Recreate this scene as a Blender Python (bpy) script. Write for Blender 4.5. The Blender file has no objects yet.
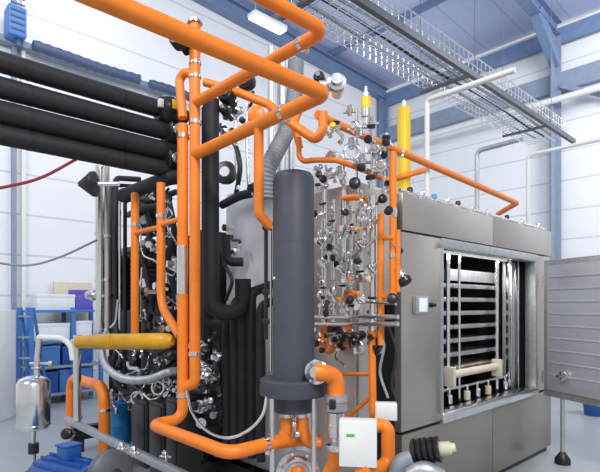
import bpy, bmesh, math, random
from mathutils import Vector, Matrix
V = Vector
random.seed(7)
scn = bpy.context.scene
COL = scn.collection

# ---------------------------------------------------------------- camera
EYE = 1.6          # eye height
FPX = 495.0        # focal length in pixels of a 600 px wide frame
CX, CY = 300.0, 305.0   # pixel of the straight-ahead direction (lens is shifted up)
SA, CA = 0.6884, 0.7257  # heading: forward = (SA, CA)
cd = bpy.data.cameras.new('camera')
cam = bpy.data.objects.new('camera', cd)
COL.objects.link(cam)
cam.location = (0, 0, EYE)
cam.rotation_euler = (math.pi / 2, 0, -math.atan2(SA, CA))
cd.sensor_width = 36
cd.lens = 36 * FPX / 600
cd.shift_y = (CY - 236) / 600
cd.clip_start = 0.05
scn.camera = cam

# ---------------------------------------------------------------- world, lamps, exposure
wd = bpy.data.worlds.new('hall_daylight')
scn.world = wd
wd.use_nodes = True
bg = wd.node_tree.nodes['Background']
bg.inputs[0].default_value = (0.95, 0.97, 1.0, 1)
bg.inputs[1].default_value = 0.6
scn.view_settings.view_transform = 'Standard'
scn.view_settings.look = 'None'
scn.view_settings.exposure = 0.0
scn.view_settings.gamma = 1.0
scn.view_settings.use_curve_mapping = False


def area(name, loc, size, power, target, color=(1, 1, 1), sy=None):
    l = bpy.data.lights.new(name, 'AREA')
    l.energy = power
    l.size = size
    l.color = color
    if sy:
        l.shape = 'RECTANGLE'
        l.size_y = sy
    o = bpy.data.objects.new(name, l)
    COL.objects.link(o)
    o.location = loc
    o.rotation_euler = (V(target) - V(loc)).to_track_quat('-Z', 'Y').to_euler()
    return o


area('hall_area_light', (-0.5, -3.0, 6.6), 1.6, 420, (2.5, 2.5, 1.2), (1.0, 0.97, 0.93))  # key light added for stronger contrast
area('hall_area_light', (-3.5, 3.0, 7.2), 2.0, 230, (2.0, 5.0, 1.2))
area('hall_area_light', (8.2, -0.5, 6.6), 2.5, 330, (12.3, 5.0, 3.0), (1.0, 0.98, 0.95))  # extra light added to brighten the right wall
area('gable_lamp', (2.5, 6.2, 7.4), 2.0, 70, (2.5, 9.2, 3.0))


# ---------------------------------------------------------------- materials
def mat(name, col, rough=0.5, metal=0.0, var=0.06, scale=12, bump=0.0, spec=None, emit=None):
    m = bpy.data.materials.new(name)
    m.use_nodes = True
    nt = m.node_tree
    b = nt.nodes['Principled BSDF']
    b.inputs['Roughness'].default_value = rough
    b.inputs['Metallic'].default_value = metal
    if spec is not None:
        b.inputs['Specular IOR Level'].default_value = spec
    tc = nt.nodes.new('ShaderNodeTexCoord')
    nz = nt.nodes.new('ShaderNodeTexNoise')
    nz.inputs['Scale'].default_value = scale
    nz.inputs['Detail'].default_value = 3
    nt.links.new(tc.outputs['Object'], nz.inputs['Vector'])
    rp = nt.nodes.new('ShaderNodeValToRGB')
    lo = [max(0, c * (1 - var)) for c in col]
    hi = [min(1, c * (1 + var)) for c in col]
    rp.color_ramp.elements[0].position = 0.3
    rp.color_ramp.elements[1].position = 0.7
    rp.color_ramp.elements[0].color = (*lo, 1)
    rp.color_ramp.elements[1].color = (*hi, 1)
    nt.links.new(nz.outputs['Fac'], rp.inputs['Fac'])
    nt.links.new(rp.outputs['Color'], b.inputs['Base Color'])
    if bump:
        bp = nt.nodes.new('ShaderNodeBump')
        bp.inputs['Strength'].default_value = bump
        bp.inputs['Distance'].default_value = 0.01
        nt.links.new(nz.outputs['Fac'], bp.inputs['Height'])
        nt.links.new(bp.outputs['Normal'], b.inputs['Normal'])
    if emit:
        b.inputs['Emission Color'].default_value = (*col, 1)
        b.inputs['Emission Strength'].default_value = emit
    return m


def joints(m, axis, period, width, col, offset=0.0):
    """panel joints: thin lines of another colour at a regular pitch along an axis of the wall"""
    nt = m.node_tree
    b = nt.nodes['Principled BSDF']
    src = b.inputs['Base Color'].links[0].from_socket
    gm = nt.nodes.new('ShaderNodeNewGeometry')
    sx = nt.nodes.new('ShaderNodeSeparateXYZ')
    nt.links.new(gm.outputs['Position'], sx.inputs[0])
    a = nt.nodes.new('ShaderNodeMath'); a.operation = 'ADD'; a.inputs[1].default_value = offset + 100 * period
    nt.links.new(sx.outputs[axis], a.inputs[0])
    md = nt.nodes.new('ShaderNodeMath'); md.operation = 'MODULO'; md.inputs[1].default_value = period
    nt.links.new(a.outputs[0], md.inputs[0])
    lt = nt.nodes.new('ShaderNodeMath'); lt.operation = 'LESS_THAN'; lt.inputs[1].default_value = width
    nt.links.new(md.outputs[0], lt.inputs[0])
    mx = nt.nodes.new('ShaderNodeMix'); mx.data_type = 'RGBA'
    nt.links.new(lt.outputs[0], mx.inputs[0])
    nt.links.new(src, mx.inputs[6])
    mx.inputs[7].default_value = (*col, 1)
    nt.links.new(mx.outputs[2], b.inputs['Base Color'])


M = {}
M['wall'] = mat('white_wall_panel', (0.84, 0.86, 0.90), 0.6, 0, 0.02, 1.5)
joints(M['wall'], 2, 0.68, 0.035, (0.62, 0.65, 0.72), -0.38)
M['floor'] = mat('grey_epoxy_floor', (0.40, 0.43, 0.45), 0.35, 0, 0.06, 1.2)
M['roof'] = mat('shade_blue_roof_sheet', (0.56, 0.64, 0.88), 0.6, 0, 0.03, 2)  # blue cast of the shade under the roof put into its colour
joints(M['roof'], 1, 1.0, 0.03, (0.40, 0.47, 0.70))
M['bluesteel'] = mat('blue_grey_steel', (0.17, 0.25, 0.42), 0.5, 0.0, 0.08, 6)
M['palesteel'] = mat('pale_blue_steel', (0.26, 0.32, 0.43), 0.5, 0.0, 0.08, 6)
M['orange'] = mat('orange_paint', (0.87, 0.225, 0.018), 0.40, 0, 0.07, 9, 0.05)
M['black'] = mat('black_foam_insulation', (0.019, 0.020, 0.025), 0.6, 0, 0.2, 20, 0.1, 0.4)
M['vessel'] = mat('slate_foam_insulation', (0.058, 0.065, 0.085), 0.5, 0, 0.06, 10, 0.06)
M['steel'] = mat('stainless_steel', (0.80, 0.80, 0.80), 0.22, 1.0, 0.06, 14)
M['doorpanel'] = mat('satin_steel_door', (0.56, 0.58, 0.63), 0.42, 0.45, 0.05, 2)
M['darksteel'] = mat('dark_galvanised_steel', (0.13, 0.14, 0.16), 0.45, 0.5, 0.1, 20)
M['steelmatte'] = mat('dull_galvanised_steel', (0.52, 0.54, 0.56), 0.45, 0.8, 0.1, 20)
M['panel'] = mat('brushed_stainless_panel', (0.50, 0.465, 0.43), 0.36, 0.85, 0.04, 3)
M['panelwarm'] = mat('warm_stainless_panel', (0.50, 0.46, 0.42), 0.42, 0.7, 0.05, 3)
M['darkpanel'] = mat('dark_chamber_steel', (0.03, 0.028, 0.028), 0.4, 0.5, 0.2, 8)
M['skid'] = mat('black_machine_paint', (0.016, 0.017, 0.02), 0.45, 0, 0.2, 8)
M['plastic'] = mat('black_plastic', (0.012, 0.012, 0.014), 0.35, 0, 0.1, 10)
M['yellow'] = mat('yellow_paint', (0.90, 0.58, 0.01), 0.4, 0, 0.05, 8)
M['ochre'] = mat('ochre_yellow_paint', (0.66, 0.34, 0.008), 0.38, 0, 0.12, 9)
M['blue'] = mat('royal_blue_paint', (0.015, 0.085, 0.34), 0.4, 0, 0.1, 8)
M['rackblue'] = mat('rack_blue_paint', (0.06, 0.20, 0.55), 0.5, 0, 0.1, 8)
M['skyblue'] = mat('bright_blue_plastic', (0.03, 0.30, 0.75), 0.4, 0, 0.06, 8)
M['violet'] = mat('violet_carton', (0.12, 0.10, 0.50), 0.6, 0, 0.06, 8)
M['white'] = mat('white_enamel', (0.80, 0.82, 0.82), 0.4, 0, 0.03, 6)
M['carton'] = mat('white_carton', (0.78, 0.84, 0.86), 0.7, 0, 0.04, 6)
M['beige'] = mat('cream_enamel', (0.66, 0.60, 0.48), 0.45, 0, 0.06, 10)
M['hose'] = mat('grey_hose', (0.30, 0.33, 0.37), 0.5, 0.2, 0.1, 30, 0.2)
M['corr'] = mat('dark_blue_ribbed_hose', (0.07, 0.10, 0.19), 0.55, 0, 0.1, 12)
M['red'] = mat('red_rubber', (0.32, 0.03, 0.04), 0.5, 0, 0.1, 10)
M['green'] = mat('green_print', (0.10, 0.50, 0.05), 0.5, 0, 0.02, 10)
M['screen'] = mat('pale_display', (0.75, 0.82, 0.88), 0.2, 0, 0.03, 10, 0, None, 0.25)
M['dimglow'] = mat('dim_fill_glow', (0.9, 0.9, 0.86), 0.5, 0, 0.0, 5, 0, None, 0.35)  # glow of the added fill strip in the chamber
M['skirt'] = mat('darker_brown_stainless', (0.36, 0.335, 0.29), 0.34, 0.85, 0.04, 3)  # darker, browner steel for the lower cabinet panels
M['palepanel'] = mat('pale_steel_sheet', (0.74, 0.75, 0.79), 0.4, 0.25, 0.05, 3)
M['lampglow'] = mat('lamp_diffuser', (0.95, 0.97, 1.0), 0.5, 0, 0.0, 5, 0, None, 4.0)


# ---------------------------------------------------------------- pixel rays to room coordinates
def ray(px, py):
    t = (px - CX) / FPX
    return V((CA * t + SA, -SA * t + CA, (CY - py) / FPX))


def U(px, py, x=None, y=None, z=None, d=None):
    r = ray(px, py)
    if x is not None: k = x / r.x
    elif y is not None: k = y / r.y
    elif z is not None: k = (z - EYE) / r.z
    else: k = d
    return V((0, 0, EYE)) + r * k


# ---------------------------------------------------------------- mesh accumulator
def wloc(o):
    p = V((0, 0, 0))
    while o is not None:
        p += o.location
        o = o.parent
    return p


def tag(o, label=None, cat=None, group=None, kind=None):
    if label: o['label'] = label
    if cat: o['category'] = cat
    if group: o['group'] = group
    if kind: o['kind'] = kind
    return o


def empty(name, loc, label, cat, group=None):
    o = bpy.data.objects.new(name, None)
    COL.objects.link(o)
    o.empty_display_size = 0.05
    o.location = loc
    return tag(o, label, cat, group)


def fillet(pts, bend):
    pts = [V(p) for p in pts]
    out = [pts[0]]
    for i in range(1, len(pts) - 1):
        p, a, b = pts[i], (pts[i] - pts[i - 1]), (pts[i + 1] - pts[i])
        la, lb = a.length, b.length
        a.normalize(); b.normalize()
        th = a.angle(b)
        if th < 0.03:
            out.append(p); continue
        R = bend
        t = R * math.tan(th / 2)
        lim = 0.48 * min(la, lb)
        if t > lim:
            t = lim; R = t / math.tan(th / 2)
        c = p + (b - a).normalized() * (R / math.cos(th / 2))
        v0 = (p - a * t) - c
        ax = a.cross(b).normalized()
        n = max(2, int(th / 0.22))
        for k in range(n + 1):
            out.append(c + Matrix.Rotation(th * k / n, 3, ax) @ v0)
    out.append(pts[-1])
    return out


def spline(pts, n=8):
    pts = [V(p) for p in pts]
    P = [pts[0] * 2 - pts[1]] + pts + [pts[-1] * 2 - pts[-2]]
    out = []
    for i in range(1, len(P) - 2):
        for k in range(n):
            t = k / n
            a, b, c, d = P[i - 1], P[i], P[i + 1], P[i + 2]
            out.append(0.5 * (2 * b + (c - a) * t + (2 * a - 5 * b + 4 * c - d) * t * t + (3 * b - a - 3 * c + d) * t ** 3))
    out.append(pts[-1])
    return out


class G:
    def __init__(self):
        self.bm = bmesh.new()

    def sweep(self, pts, rad, n=16, cap=True):
        pts = [V(p) for p in pts]
        if not isinstance(rad, (list, tuple)): rad = [rad] * len(pts)
        bm = self.bm
        t0 = (pts[1] - pts[0]).normalized()
        up = V((0, 0, 1)) if abs(t0.z) < 0.9 else V((1, 0, 0))
        nrm = t0.cross(up).normalized()
        rings = []
        prev = t0
        for i, p in enumerate(pts):
            if i == 0: t = t0
            elif i == len(pts) - 1: t = (pts[i] - pts[i - 1])
            else: t = (pts[i + 1] - pts[i]).normalized() + (pts[i] - pts[i - 1]).normalized()
            t = t.normalized() if t.length > 1e-9 else prev
            ax = prev.cross(t)
            if ax.length > 1e-7:
                nrm = Matrix.Rotation(prev.angle(t), 3, ax.normalized()) @ nrm
            prev = t
            bn = t.cross(nrm).normalized()
            rings.append([bm.verts.new(p + (nrm * math.cos(2 * math.pi * k / n) + bn * math.sin(2 * math.pi * k / n)) * rad[i]) for k in range(n)])
        for a, b in zip(rings, rings[1:]):
            for k in range(n):
                bm.faces.new((a[k], a[(k + 1) % n], b[(k + 1) % n], b[k]))
        if cap:
            bm.faces.new(list(reversed(rings[0]))); bm.faces.new(rings[-1])
        return self

    def tube(self, pts, r, bend=None, n=16):
        return self.sweep(fillet(pts, bend if bend is not None else r * 2.2), r, n)

    def lathe(self, p0, axis, prof, n=20):
        p0, axis = V(p0), V(axis).normalized()
        return self.sweep_prof(p0, axis, prof, n)

    def sweep_prof(self, p0, axis, prof, n):
        bm = self.bm
        up = V((0, 0, 1)) if abs(axis.z) < 0.9 else V((1, 0, 0))
        u = axis.cross(up).normalized(); w = axis.cross(u).normalized()
        rings = []
        for s, r in prof:
            c = p0 + axis * s
            r = max(r, 0.0004)
            rings.append([bm.verts.new(c + (u * math.cos(2 * math.pi * k / n) + w * math.sin(2 * math.pi * k / n)) * r) for k in range(n)])
        for a, b in zip(rings, rings[1:]):
            for k in range(n):
                bm.faces.new((a[k], b[k], b[(k + 1) % n], a[(k + 1) % n]))
        bm.faces.new(rings[0]); bm.faces.new(list(reversed(rings[-1])))
        return self

    def cyl(self, a, b, r, n=16):
        a, b = V(a), V(b)
        L = (b - a).length
        c = min(r * 0.15, L * 0.2)
        return self.lathe(a, b - a, [(0, r - c), (c, r), (L - c, r), (L, r - c)], n)

    def ring(self, c, axis, r, rt, n=28, m=8):
        c, axis = V(c), V(axis).normalized()
        up = V((0, 0, 1)) if abs(axis.z) < 0.9 else V((1, 0, 0))
        u = axis.cross(up).normalized(); w = axis.cross(u).normalized()
        bm = self.bm
        R = []
        for i in range(n):
            a = 2 * math.pi * i / n
            d = u * math.cos(a) + w * math.sin(a)
            R.append([bm.verts.new(c + d * (r + rt * math.cos(2 * math.pi * k / m)) + axis * rt * math.sin(2 * math.pi * k / m)) for k in range(m)])
        for i in range(n):
            for k in range(m):
                bm.faces.new((R[i][k], R[(i + 1) % n][k], R[(i + 1) % n][(k + 1) % m], R[i][(k + 1) % m]))
        return self

    def box(self, c, s, rotz=0.0, bev=0.0, mtx=None):
        mt = Matrix.Translation(V(c)) @ (mtx if mtx is not None else Matrix.Rotation(rotz, 4, 'Z')) @ Matrix.Diagonal((s[0], s[1], s[2], 1))
        t = bmesh.new()
        bmesh.ops.create_cube(t, size=1, matrix=mt)
        if bev:
            bmesh.ops.bevel(t, geom=list(t.edges), offset=bev, segments=2, affect='EDGES', profile=0.5)
        me = bpy.data.meshes.new('tmp')
        t.to_mesh(me); t.free()
        self.bm.from_mesh(me)
        bpy.data.meshes.remove(me)
        return self

    def bb(self, lo, hi, bev=0.0):
        lo, hi = V(lo), V(hi)
        d = hi - lo
        return self.box((lo + hi) / 2, (abs(d.x), abs(d.y), abs(d.z)), 0, bev)

    def bar(self, a, b, w, h, bev=0.0):
        """rectangular bar from a to b, h measured upwards"""
        a, b = V(a), V(b)
        d = b - a
        x = d.normalized()
        up = V((0, 0, 1)) if abs(x.z) < 0.95 else V((0, 1, 0))
        y = up.cross(x).normalized(); z = x.cross(y)
        mt = Matrix((x, y, z)).transposed().to_4x4()
        return self.box((a + b) / 2, (d.length, w, h), 0, bev, mt)

    def hbeam(self, a, b, w, h, t=0.02):
        a, b = V(a), V(b)
        x = (b - a).normalized()
        up = V((0, 0, 1)) if abs(x.z) < 0.95 else V((1, 0, 0))
        y = up.cross(x).normalized(); z = x.cross(y)
        self.bar(a, b, t, h - t * 1.9)
        self.bar(a + z * (h / 2 - t / 2), b + z * (h / 2 - t / 2), w, t)
        self.bar(a - z * (h / 2 - t / 2), b - z * (h / 2 - t / 2), w, t)
        return self

    def ball(self, c, r, n=14, sz=1.0):
        k = 8
        return self.lathe(V(c) - V((0, 0, r * sz)), (0, 0, 1), [(r * sz * (1 - math.cos(math.pi * i / k)), r * math.sin(math.pi * i / k)) for i in range(k + 1)], n)

    def out(self, name, m, parent=None, label=None, cat=None, group=None, kind=None, smooth=True):
        bm = self.bm
        bmesh.ops.recalc_face_normals(bm, faces=bm.faces)
        if parent is not None:
            off = wloc(parent)
        elif kind == 'structure':
            off = V((0, 0, 0))
        else:
            xs = [v.co.x for v in bm.verts]; ys = [v.co.y for v in bm.verts]; zs = [v.co.z for v in bm.verts]
            off = V(((min(xs) + max(xs)) / 2, (min(ys) + max(ys)) / 2, min(zs)))
        bmesh.ops.translate(bm, verts=bm.verts, vec=-off)
        me = bpy.data.meshes.new(name)
        bm.to_mesh(me); bm.free()
        if smooth:
            for p in me.polygons: p.use_smooth = True
            me.set_sharp_from_angle(angle=0.7)
        me.materials.append(M[m])
        o = bpy.data.objects.new(name, me)
        COL.objects.link(o)
        if parent is not None: o.parent = parent
        else: o.location = off
        return tag(o, label, cat, group, kind)


def copy_tree(o, loc=None, rot=None, label=None, group=None, parent=None, scale=None):
    c = o.copy()
    COL.objects.link(c)
    if parent is not None: c.parent = parent
    if loc is not None: c.location = loc
    if rot is not None: c.rotation_euler = rot
    if scale is not None: c.scale = (scale,) * 3
    if label: c['label'] = label
    if group: c['group'] = group
    for ch in list(o.children): copy_tree(ch, parent=c)
    return c


def clampring(parent, c, axis, r, name='clamp_ring', m='steel', w=0.025, lug=True):
    a = V(axis).normalized()
    g = G().lathe(V(c) - a * w / 2, a, [(0, r), (0, r * 1.16), (w, r * 1.16), (w, r)], 20)
    if lug:
        s = a.cross(V((0.3, -0.7, 0.45))).normalized()
        g.box(V(c) + s * r * 1.22, (w * 0.9,) * 3, 0.6, 0.003)
    return g.out(name, m, parent, 'silver clamp ring' if m == 'steel' else None)


def pipe(name, pts, r, m, label, cat='pipe', group=None, bend=None, clamps=(), n=16):
    """one pipe run, clamps = [(point, axis)]"""
    o = G().tube(pts, r, bend, n).out(name, m, None, label, cat, group)
    for c, a in clamps: clampring(o, c, a, r)
    return o


X, Y, Z = V((1, 0, 0)), V((0, 1, 0)), V((0, 0, 1))

# ---------------------------------------------------------------- the hall
XW, YW = 12.3, 9.23
G().bb((-7, -7, -0.1), (XW + 0.2, YW + 0.2, 0)).out('floor', 'floor', kind='structure')
G().bb((XW, -7, 0), (XW + 0.2, YW + 0.2, 8.1)).out('wall_right', 'wall', kind='structure')
G().bb((-7, YW, 0), (XW, YW + 0.2, 9.0)).out('wall_left', 'wall', kind='structure')


def roofz(x): return 7.95 + (XW - x) * 0.045


g = G()
g.bar((-7, 1.2, roofz(-7) + 0.36), (XW + 0.2, 1.2, roofz(XW + 0.2) + 0.36), 16.6, 0.1)
g.out('ceiling', 'roof', kind='structure')
k = 1
for y in (YW - 0.14, 4.23, -0.8):
    g = G().hbeam((-6, y, roofz(-6)), (XW - 0.1, y, roofz(XW)), 0.24, 0.34, 0.03)
    if y < 9:
        g.bar((XW - 1.3, y, roofz(XW - 1.3) - 0.1), (XW - 0.15, y, roofz(XW) - 0.75), 0.2, 0.3)
    g.out('trim_%d' % k, 'bluesteel', kind='structure'); k += 1
    G().hbeam((XW - 0.16, y, 0), (XW - 0.16, y, roofz(XW) - 0.16), 0.26, 0.3, 0.03).out('trim_%d' % k, 'palesteel' if y < 9 else 'bluesteel', kind='structure'); k += 1
for x in (9.7, 7.4, 5.1, 2.8):
    G().bar((x, -7, roofz(x) + 0.24), (x, YW - 0.02, roofz(x) + 0.24), 0.1, 0.14).out('trim_%d' % k, 'bluesteel', kind='structure'); k += 1
G().bar((XW - 0.12, -7, 7.78), (XW - 0.12, YW - 0.2, 7.78), 0.1, 0.36).out('trim_%d' % k, 'bluesteel', kind='structure'); k += 1
G().bar((XW - 0.12, -7, 6.72), (XW - 0.12, YW - 0.2, 6.72), 0.12, 0.42).out('trim_%d' % k, 'palesteel', kind='structure'); k += 1
G().cyl((XW - 0.5, -7, 6.2), (XW - 0.5, YW - 0.4, 6.2), 0.07).out('trim_%d' % k, 'white', kind='structure'); k += 1
G().bar((XW - 0.2, 4.1, 6.6), (XW - 0.2, 1.2, 5.0), 0.1, 0.1).out('trim_%d' % k, 'palesteel', kind='structure'); k += 1
for px, w in ((14.5, 0.11), (24, 0.05)):
    x = U(px, 300, y=YW - 0.1).x
    G().bar((x, YW - 0.06, 0), (x, YW - 0.06, roofz(x) - 0.2), 0.06, w).out('trim_%d' % k, 'palesteel' if w > 0.06 else 'white', kind='structure'); k += 1
# horizontal light-blue conduit ledge high on the gable wall
a, b = U(-40, 38, y=YW - 0.12), U(172, 94, y=YW - 0.12)
G().bar((a.x, a.y, b.z), (b.x, b.y, b.z), 0.14, 0.10).out('trim_%d' % k, 'palesteel', kind='structure'); k += 1

# ---------------------------------------------------------------- freeze-drying cabinet on the right
X0, X1, YF, YB, HT = 2.95, 5.76, 2.06, 4.1, 2.40
OX0, OX1, OZ0, OZ1 = 3.47, 5.24, 0.69, 2.07
cab = empty('process_cabinet', ((X0 + X1) / 2, YF, 0), 'large brushed stainless steel cabinet with an open chamber at the right', 'cabinet')
g = G()
g.bb((X0, YF, OZ0), (OX0, YF + 0.06, 2.125), 0.004)
g.out('side_panel', 'panel', cab)
G().bb((OX1 + 0.12, YF, OZ0), (X1, YF + 0.06, 2.125), 0.004).out('side_panel', 'panel', cab)
xm = U(492, 230, y=YF).x
G().bb((X0, YF - 0.012, 2.135), (xm - 0.004, YF + 0.06, HT), 0.004).out('upper_panel', 'panel', cab)
G().bb((xm + 0.004, YF - 0.012, 2.135), (X1, YF + 0.06, HT), 0.004).out('upper_panel', 'panel', cab)
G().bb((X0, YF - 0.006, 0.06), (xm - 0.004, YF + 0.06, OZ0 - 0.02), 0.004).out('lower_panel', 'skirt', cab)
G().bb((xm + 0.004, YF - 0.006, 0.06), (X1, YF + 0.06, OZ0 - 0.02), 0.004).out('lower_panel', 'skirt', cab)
G().bb((X0 + 0.03, YF + 0.03, 0.0), (X1 - 0.03, YF + 0.1, 0.06)).out('plinth', 'skid', cab)
g = G()
G().bb((X0, YF + 0.06, 0.06), (X0 + 0.04, YB, HT)).out('end_wall', 'skid', cab)  # shade of the gap beside the housing put into this dark colour
g.bb((X1 - 0.04, YF + 0.06, 0.06), (X1, YB, HT))
g.bb((X0, YB, 0.06), (X1, YB + 0.04, HT)); g.bb((X0, YF + 0.06, HT - 0.03), (X1, YB, HT))
g.out('outer_casing', 'panelwarm', cab)
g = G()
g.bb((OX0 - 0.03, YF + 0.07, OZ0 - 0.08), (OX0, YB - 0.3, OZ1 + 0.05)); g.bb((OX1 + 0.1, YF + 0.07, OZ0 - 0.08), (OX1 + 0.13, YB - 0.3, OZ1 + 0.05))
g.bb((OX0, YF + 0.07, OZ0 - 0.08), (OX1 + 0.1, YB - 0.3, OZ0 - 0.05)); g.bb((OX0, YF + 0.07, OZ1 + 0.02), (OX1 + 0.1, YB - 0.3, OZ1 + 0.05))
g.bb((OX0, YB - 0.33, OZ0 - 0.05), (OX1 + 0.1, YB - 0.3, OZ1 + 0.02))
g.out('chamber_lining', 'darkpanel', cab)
g = G()
g.bb((OX0 - 0.005, YF - 0.03, OZ0 - 0.02), (OX1 + 0.12, YF + 0.09, OZ0 + 0.06), 0.006)
g.out('sill', 'steel', cab)
g = G()
g.bb((OX0 - 0.005, YF - 0.02, OZ1 - 0.02), (OX1 + 0.12, YF + 0.09, OZ1 + 0.055), 0.006)
g.out('lintel', 'steelmatte', cab)
g = G()
g.bb((OX0 - 0.01, YF - 0.02, OZ0 + 0.06), (OX0 + 0.02, YF + 0.09, OZ1 - 0.02), 0.004)
g.out('jamb', 'steelmatte', cab)
g = G()
g.bb((OX1 + 0.06, YF - 0.02, OZ0 + 0.06), (OX1 + 0.12, YF + 0.09, OZ1 - 0.02), 0.004)
g.out('jamb', 'steelmatte', cab)
g = G()
for x in (5.0, 5.16):
    g.bb((x, YF + 0.1, OZ0), (x + 0.025, YF + 0.16, OZ1), 0.004)
g.out('guide_rail', 'steel', cab)
G().bb((5.03, YF + 0.18, OZ0), (5.15, YF + 0.21, OZ1), 0.004).out('shutter', 'doorpanel', cab)
G().bb((4.02, 2.33, 1.825), (4.98, 2.35, 1.93)).out('baffle_panel', 'steelmatte', cab)
# added glowing strip and area light that brighten the chamber
G().bb((3.7, YF + 0.12, OZ1 - 0.03), (4.95, YF + 0.16, OZ1 + 0.015), 0.004).out('chamber_fill_strip', 'dimglow', cab, 'added glowing fill strip')
area('chamber_fill_light', (4.35, YF + 0.15, OZ1 - 0.04), 1.2, 6, (4.35, YF + 0.5, 1.2), (1, 0.98, 0.95), 0.04)
# display
c = U(419, 305, y=YF)
g = G().bb((c.x - 0.085, YF - 0.035, c.z - 0.068), (c.x + 0.085, YF, c.z + 0.068), 0.008)
dp = g.out('display_housing', 'steelmatte', cab)
G().bb((c.x - 0.05, YF - 0.039, c.z - 0.05), (c.x + 0.055, YF - 0.034, c.z + 0.052), 0.001).out('screen', 'screen', dp)
c = U(428.5, 305, y=YF)
G().lathe((c.x + 0.02, YF, c.z), -Y, [(0, 0.02), (0.02, 0.02), (0.024, 0.013), (0.05, 0.013), (0.055, 0.008)]).out('knob', 'plastic', cab)

# shelves in the chamber
for i in range(7):
    z = 1.02 + i * 0.124
    names = 'lowest', 'second from the bottom', 'third from the bottom', 'middle', 'third from the top', 'second from the top', 'topmost'
    g = G().bb((3.60, YF + 0.24, z), (4.93, YB - 0.5, z + 0.018))
    sh = g.out('drying_shelf', 'panelwarm', None, 'steel tray shelf in the open chamber, %s of the stack' % names[i], 'shelf', 'shelves in the chamber')
    G().bb((3.60, YF + 0.225, z - 0.01), (4.93, YF + 0.245, z + 0.03), 0.003).out('front_lip', 'steel', sh)
for px, lab in ((447.5, 'bright steel post at the left front corner of the shelf stack'), (496.5, 'bright steel post at the right front corner of the shelf stack'), (459, 'slim steel post just right of the left corner post in the chamber')):
    c = U(px, 300, y=YF + 0.19)
    r = 0.022 if px != 459 else 0.014
    G().cyl((c.x, c.y, OZ0 - 0.05), (c.x, c.y, OZ1 + 0.02), r, 12).out('shelf_post', 'steel', None, lab, 'post', 'posts of the shelf stack')
# press bar and carriage at the bottom of the chamber
a, b = U(450, 375, y=YF + 0.14), U(497, 366, y=YF + 0.14)
t = empty('press_carriage', (a + b) / 2 - V((0, 0, 0.2)), 'cream press bar with brackets low in the open chamber', 'press bar')
G().cyl(a, (b.x, b.y, a.z), 0.034, 14).out('roller', 'beige', t)
for c in (a, V((b.x, b.y, a.z))):
    G().bb((c.x - 0.02, c.y - 0.05, c.z - 0.10), (c.x + 0.02, c.y + 0.05, c.z + 0.07), 0.008).out('end_bracket', 'beige', t)
G().cyl((a.x - 0.2, a.y + 0.03, a.z - 0.13), (b.x + 0.3, a.y + 0.03, a.z - 0.13), 0.014, 10).out('rod', 'steel', t)
nm = ('first', 'second', 'third', 'fourth', 'fifth')
for i, px in enumerate((449, 467, 477, 488, 505)):
    c = U(px, 396, y=YF + 0.15)
    q = empty('small_piston', (c.x, c.y, OZ0 + 0.05), 'small steel piston on the chamber sill under the cream bar, %s from the left' % nm[i], 'piston', 'pistons on the chamber sill')
    G().cyl((c.x, c.y, OZ0 + 0.05), (c.x, c.y, OZ0 + 0.135), 0.03, 12).out('body', 'beige' if i % 2 else 'steel', q)
    G().cyl((c.x, c.y, OZ0 + 0.135), (c.x, c.y, OZ0 + 0.19), 0.014, 10).out('stem', 'steel', q)

# open door leaf
hp = V((OX1 + 0.19, YF - 0.05, 0))
dr = V((-0.42, -0.905, 0)).normalized()
dn = V((dr.y, -dr.x, 0))     # towards the camera side
if dn.x > 0: dn = -dn
door = empty('cabinet_door', hp, 'wide stainless steel door standing open at the right edge', 'door')
W_, z0, z1 = 1.35, 0.655, 2.065
mt = Matrix((dr, dn, Z)).transposed().to_4x4()


def dbox(s0, s1, zz0, zz1, n0, n1, name, m, bev=0.004, parent=door):
    c = hp + dr * (s0 + s1) / 2 + dn * (n0 + n1) / 2 + Z * (zz0 + zz1) / 2
    return G().box(c, (s1 - s0, abs(n1 - n0), zz1 - zz0), 0, bev, mt).out(name, m, parent)


dbox(0, W_, z0, z1, -0.05, 0, 'door_leaf', 'steelmatte', 0.008)
dbox(0.06, W_ - 0.06, z0 + 0.07, z1 - 0.06, 0.001, 0.02, 'inner_panel', 'doorpanel', 0.008)
for i in range(9):  # raised strips standing in for the shelves' reflections in the door
    zz = z0 + 0.22 + i * 0.125
    dbox(0.10, W_ - 0.1, zz, zz + 0.02, 0.018, 0.026, 'shelf_reflection', 'doorpanel')
c = hp + dr * 0.28 + dn * 0.025 + Z * 0.89
g = G().lathe(c, dn, [(0, 0.055), (0.02, 0.055), (0.024, 0.05)])
hb = g.out('handle_plate', 'steel', door)
G().bar(c + dn * 0.04 - dr * 0.05, c + dn * 0.04 + dr * 0.07, 0.02, 0.025, 0.006).out('handle', 'steel', hb)
for zz in (0.85, 1.85):
    G().cyl((hp.x + 0.02, hp.y, zz - 0.06), (hp.x + 0.02, hp.y, zz + 0.06), 0.025).out('hinge', 'steel', door)
c = hp + dr * 0.22 - dn * 0.025
st = G().cyl((c.x, c.y, 0.05), (c.x, c.y, z0), 0.022, 12).out('support_post', 'steelmatte', door)
G().lathe((c.x, c.y, 0.0), Z, [(0, 0.075), (0.05, 0.075), (0.11, 0.03), (0.12, 0.024)]).out('foot', 'plastic', st)

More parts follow.
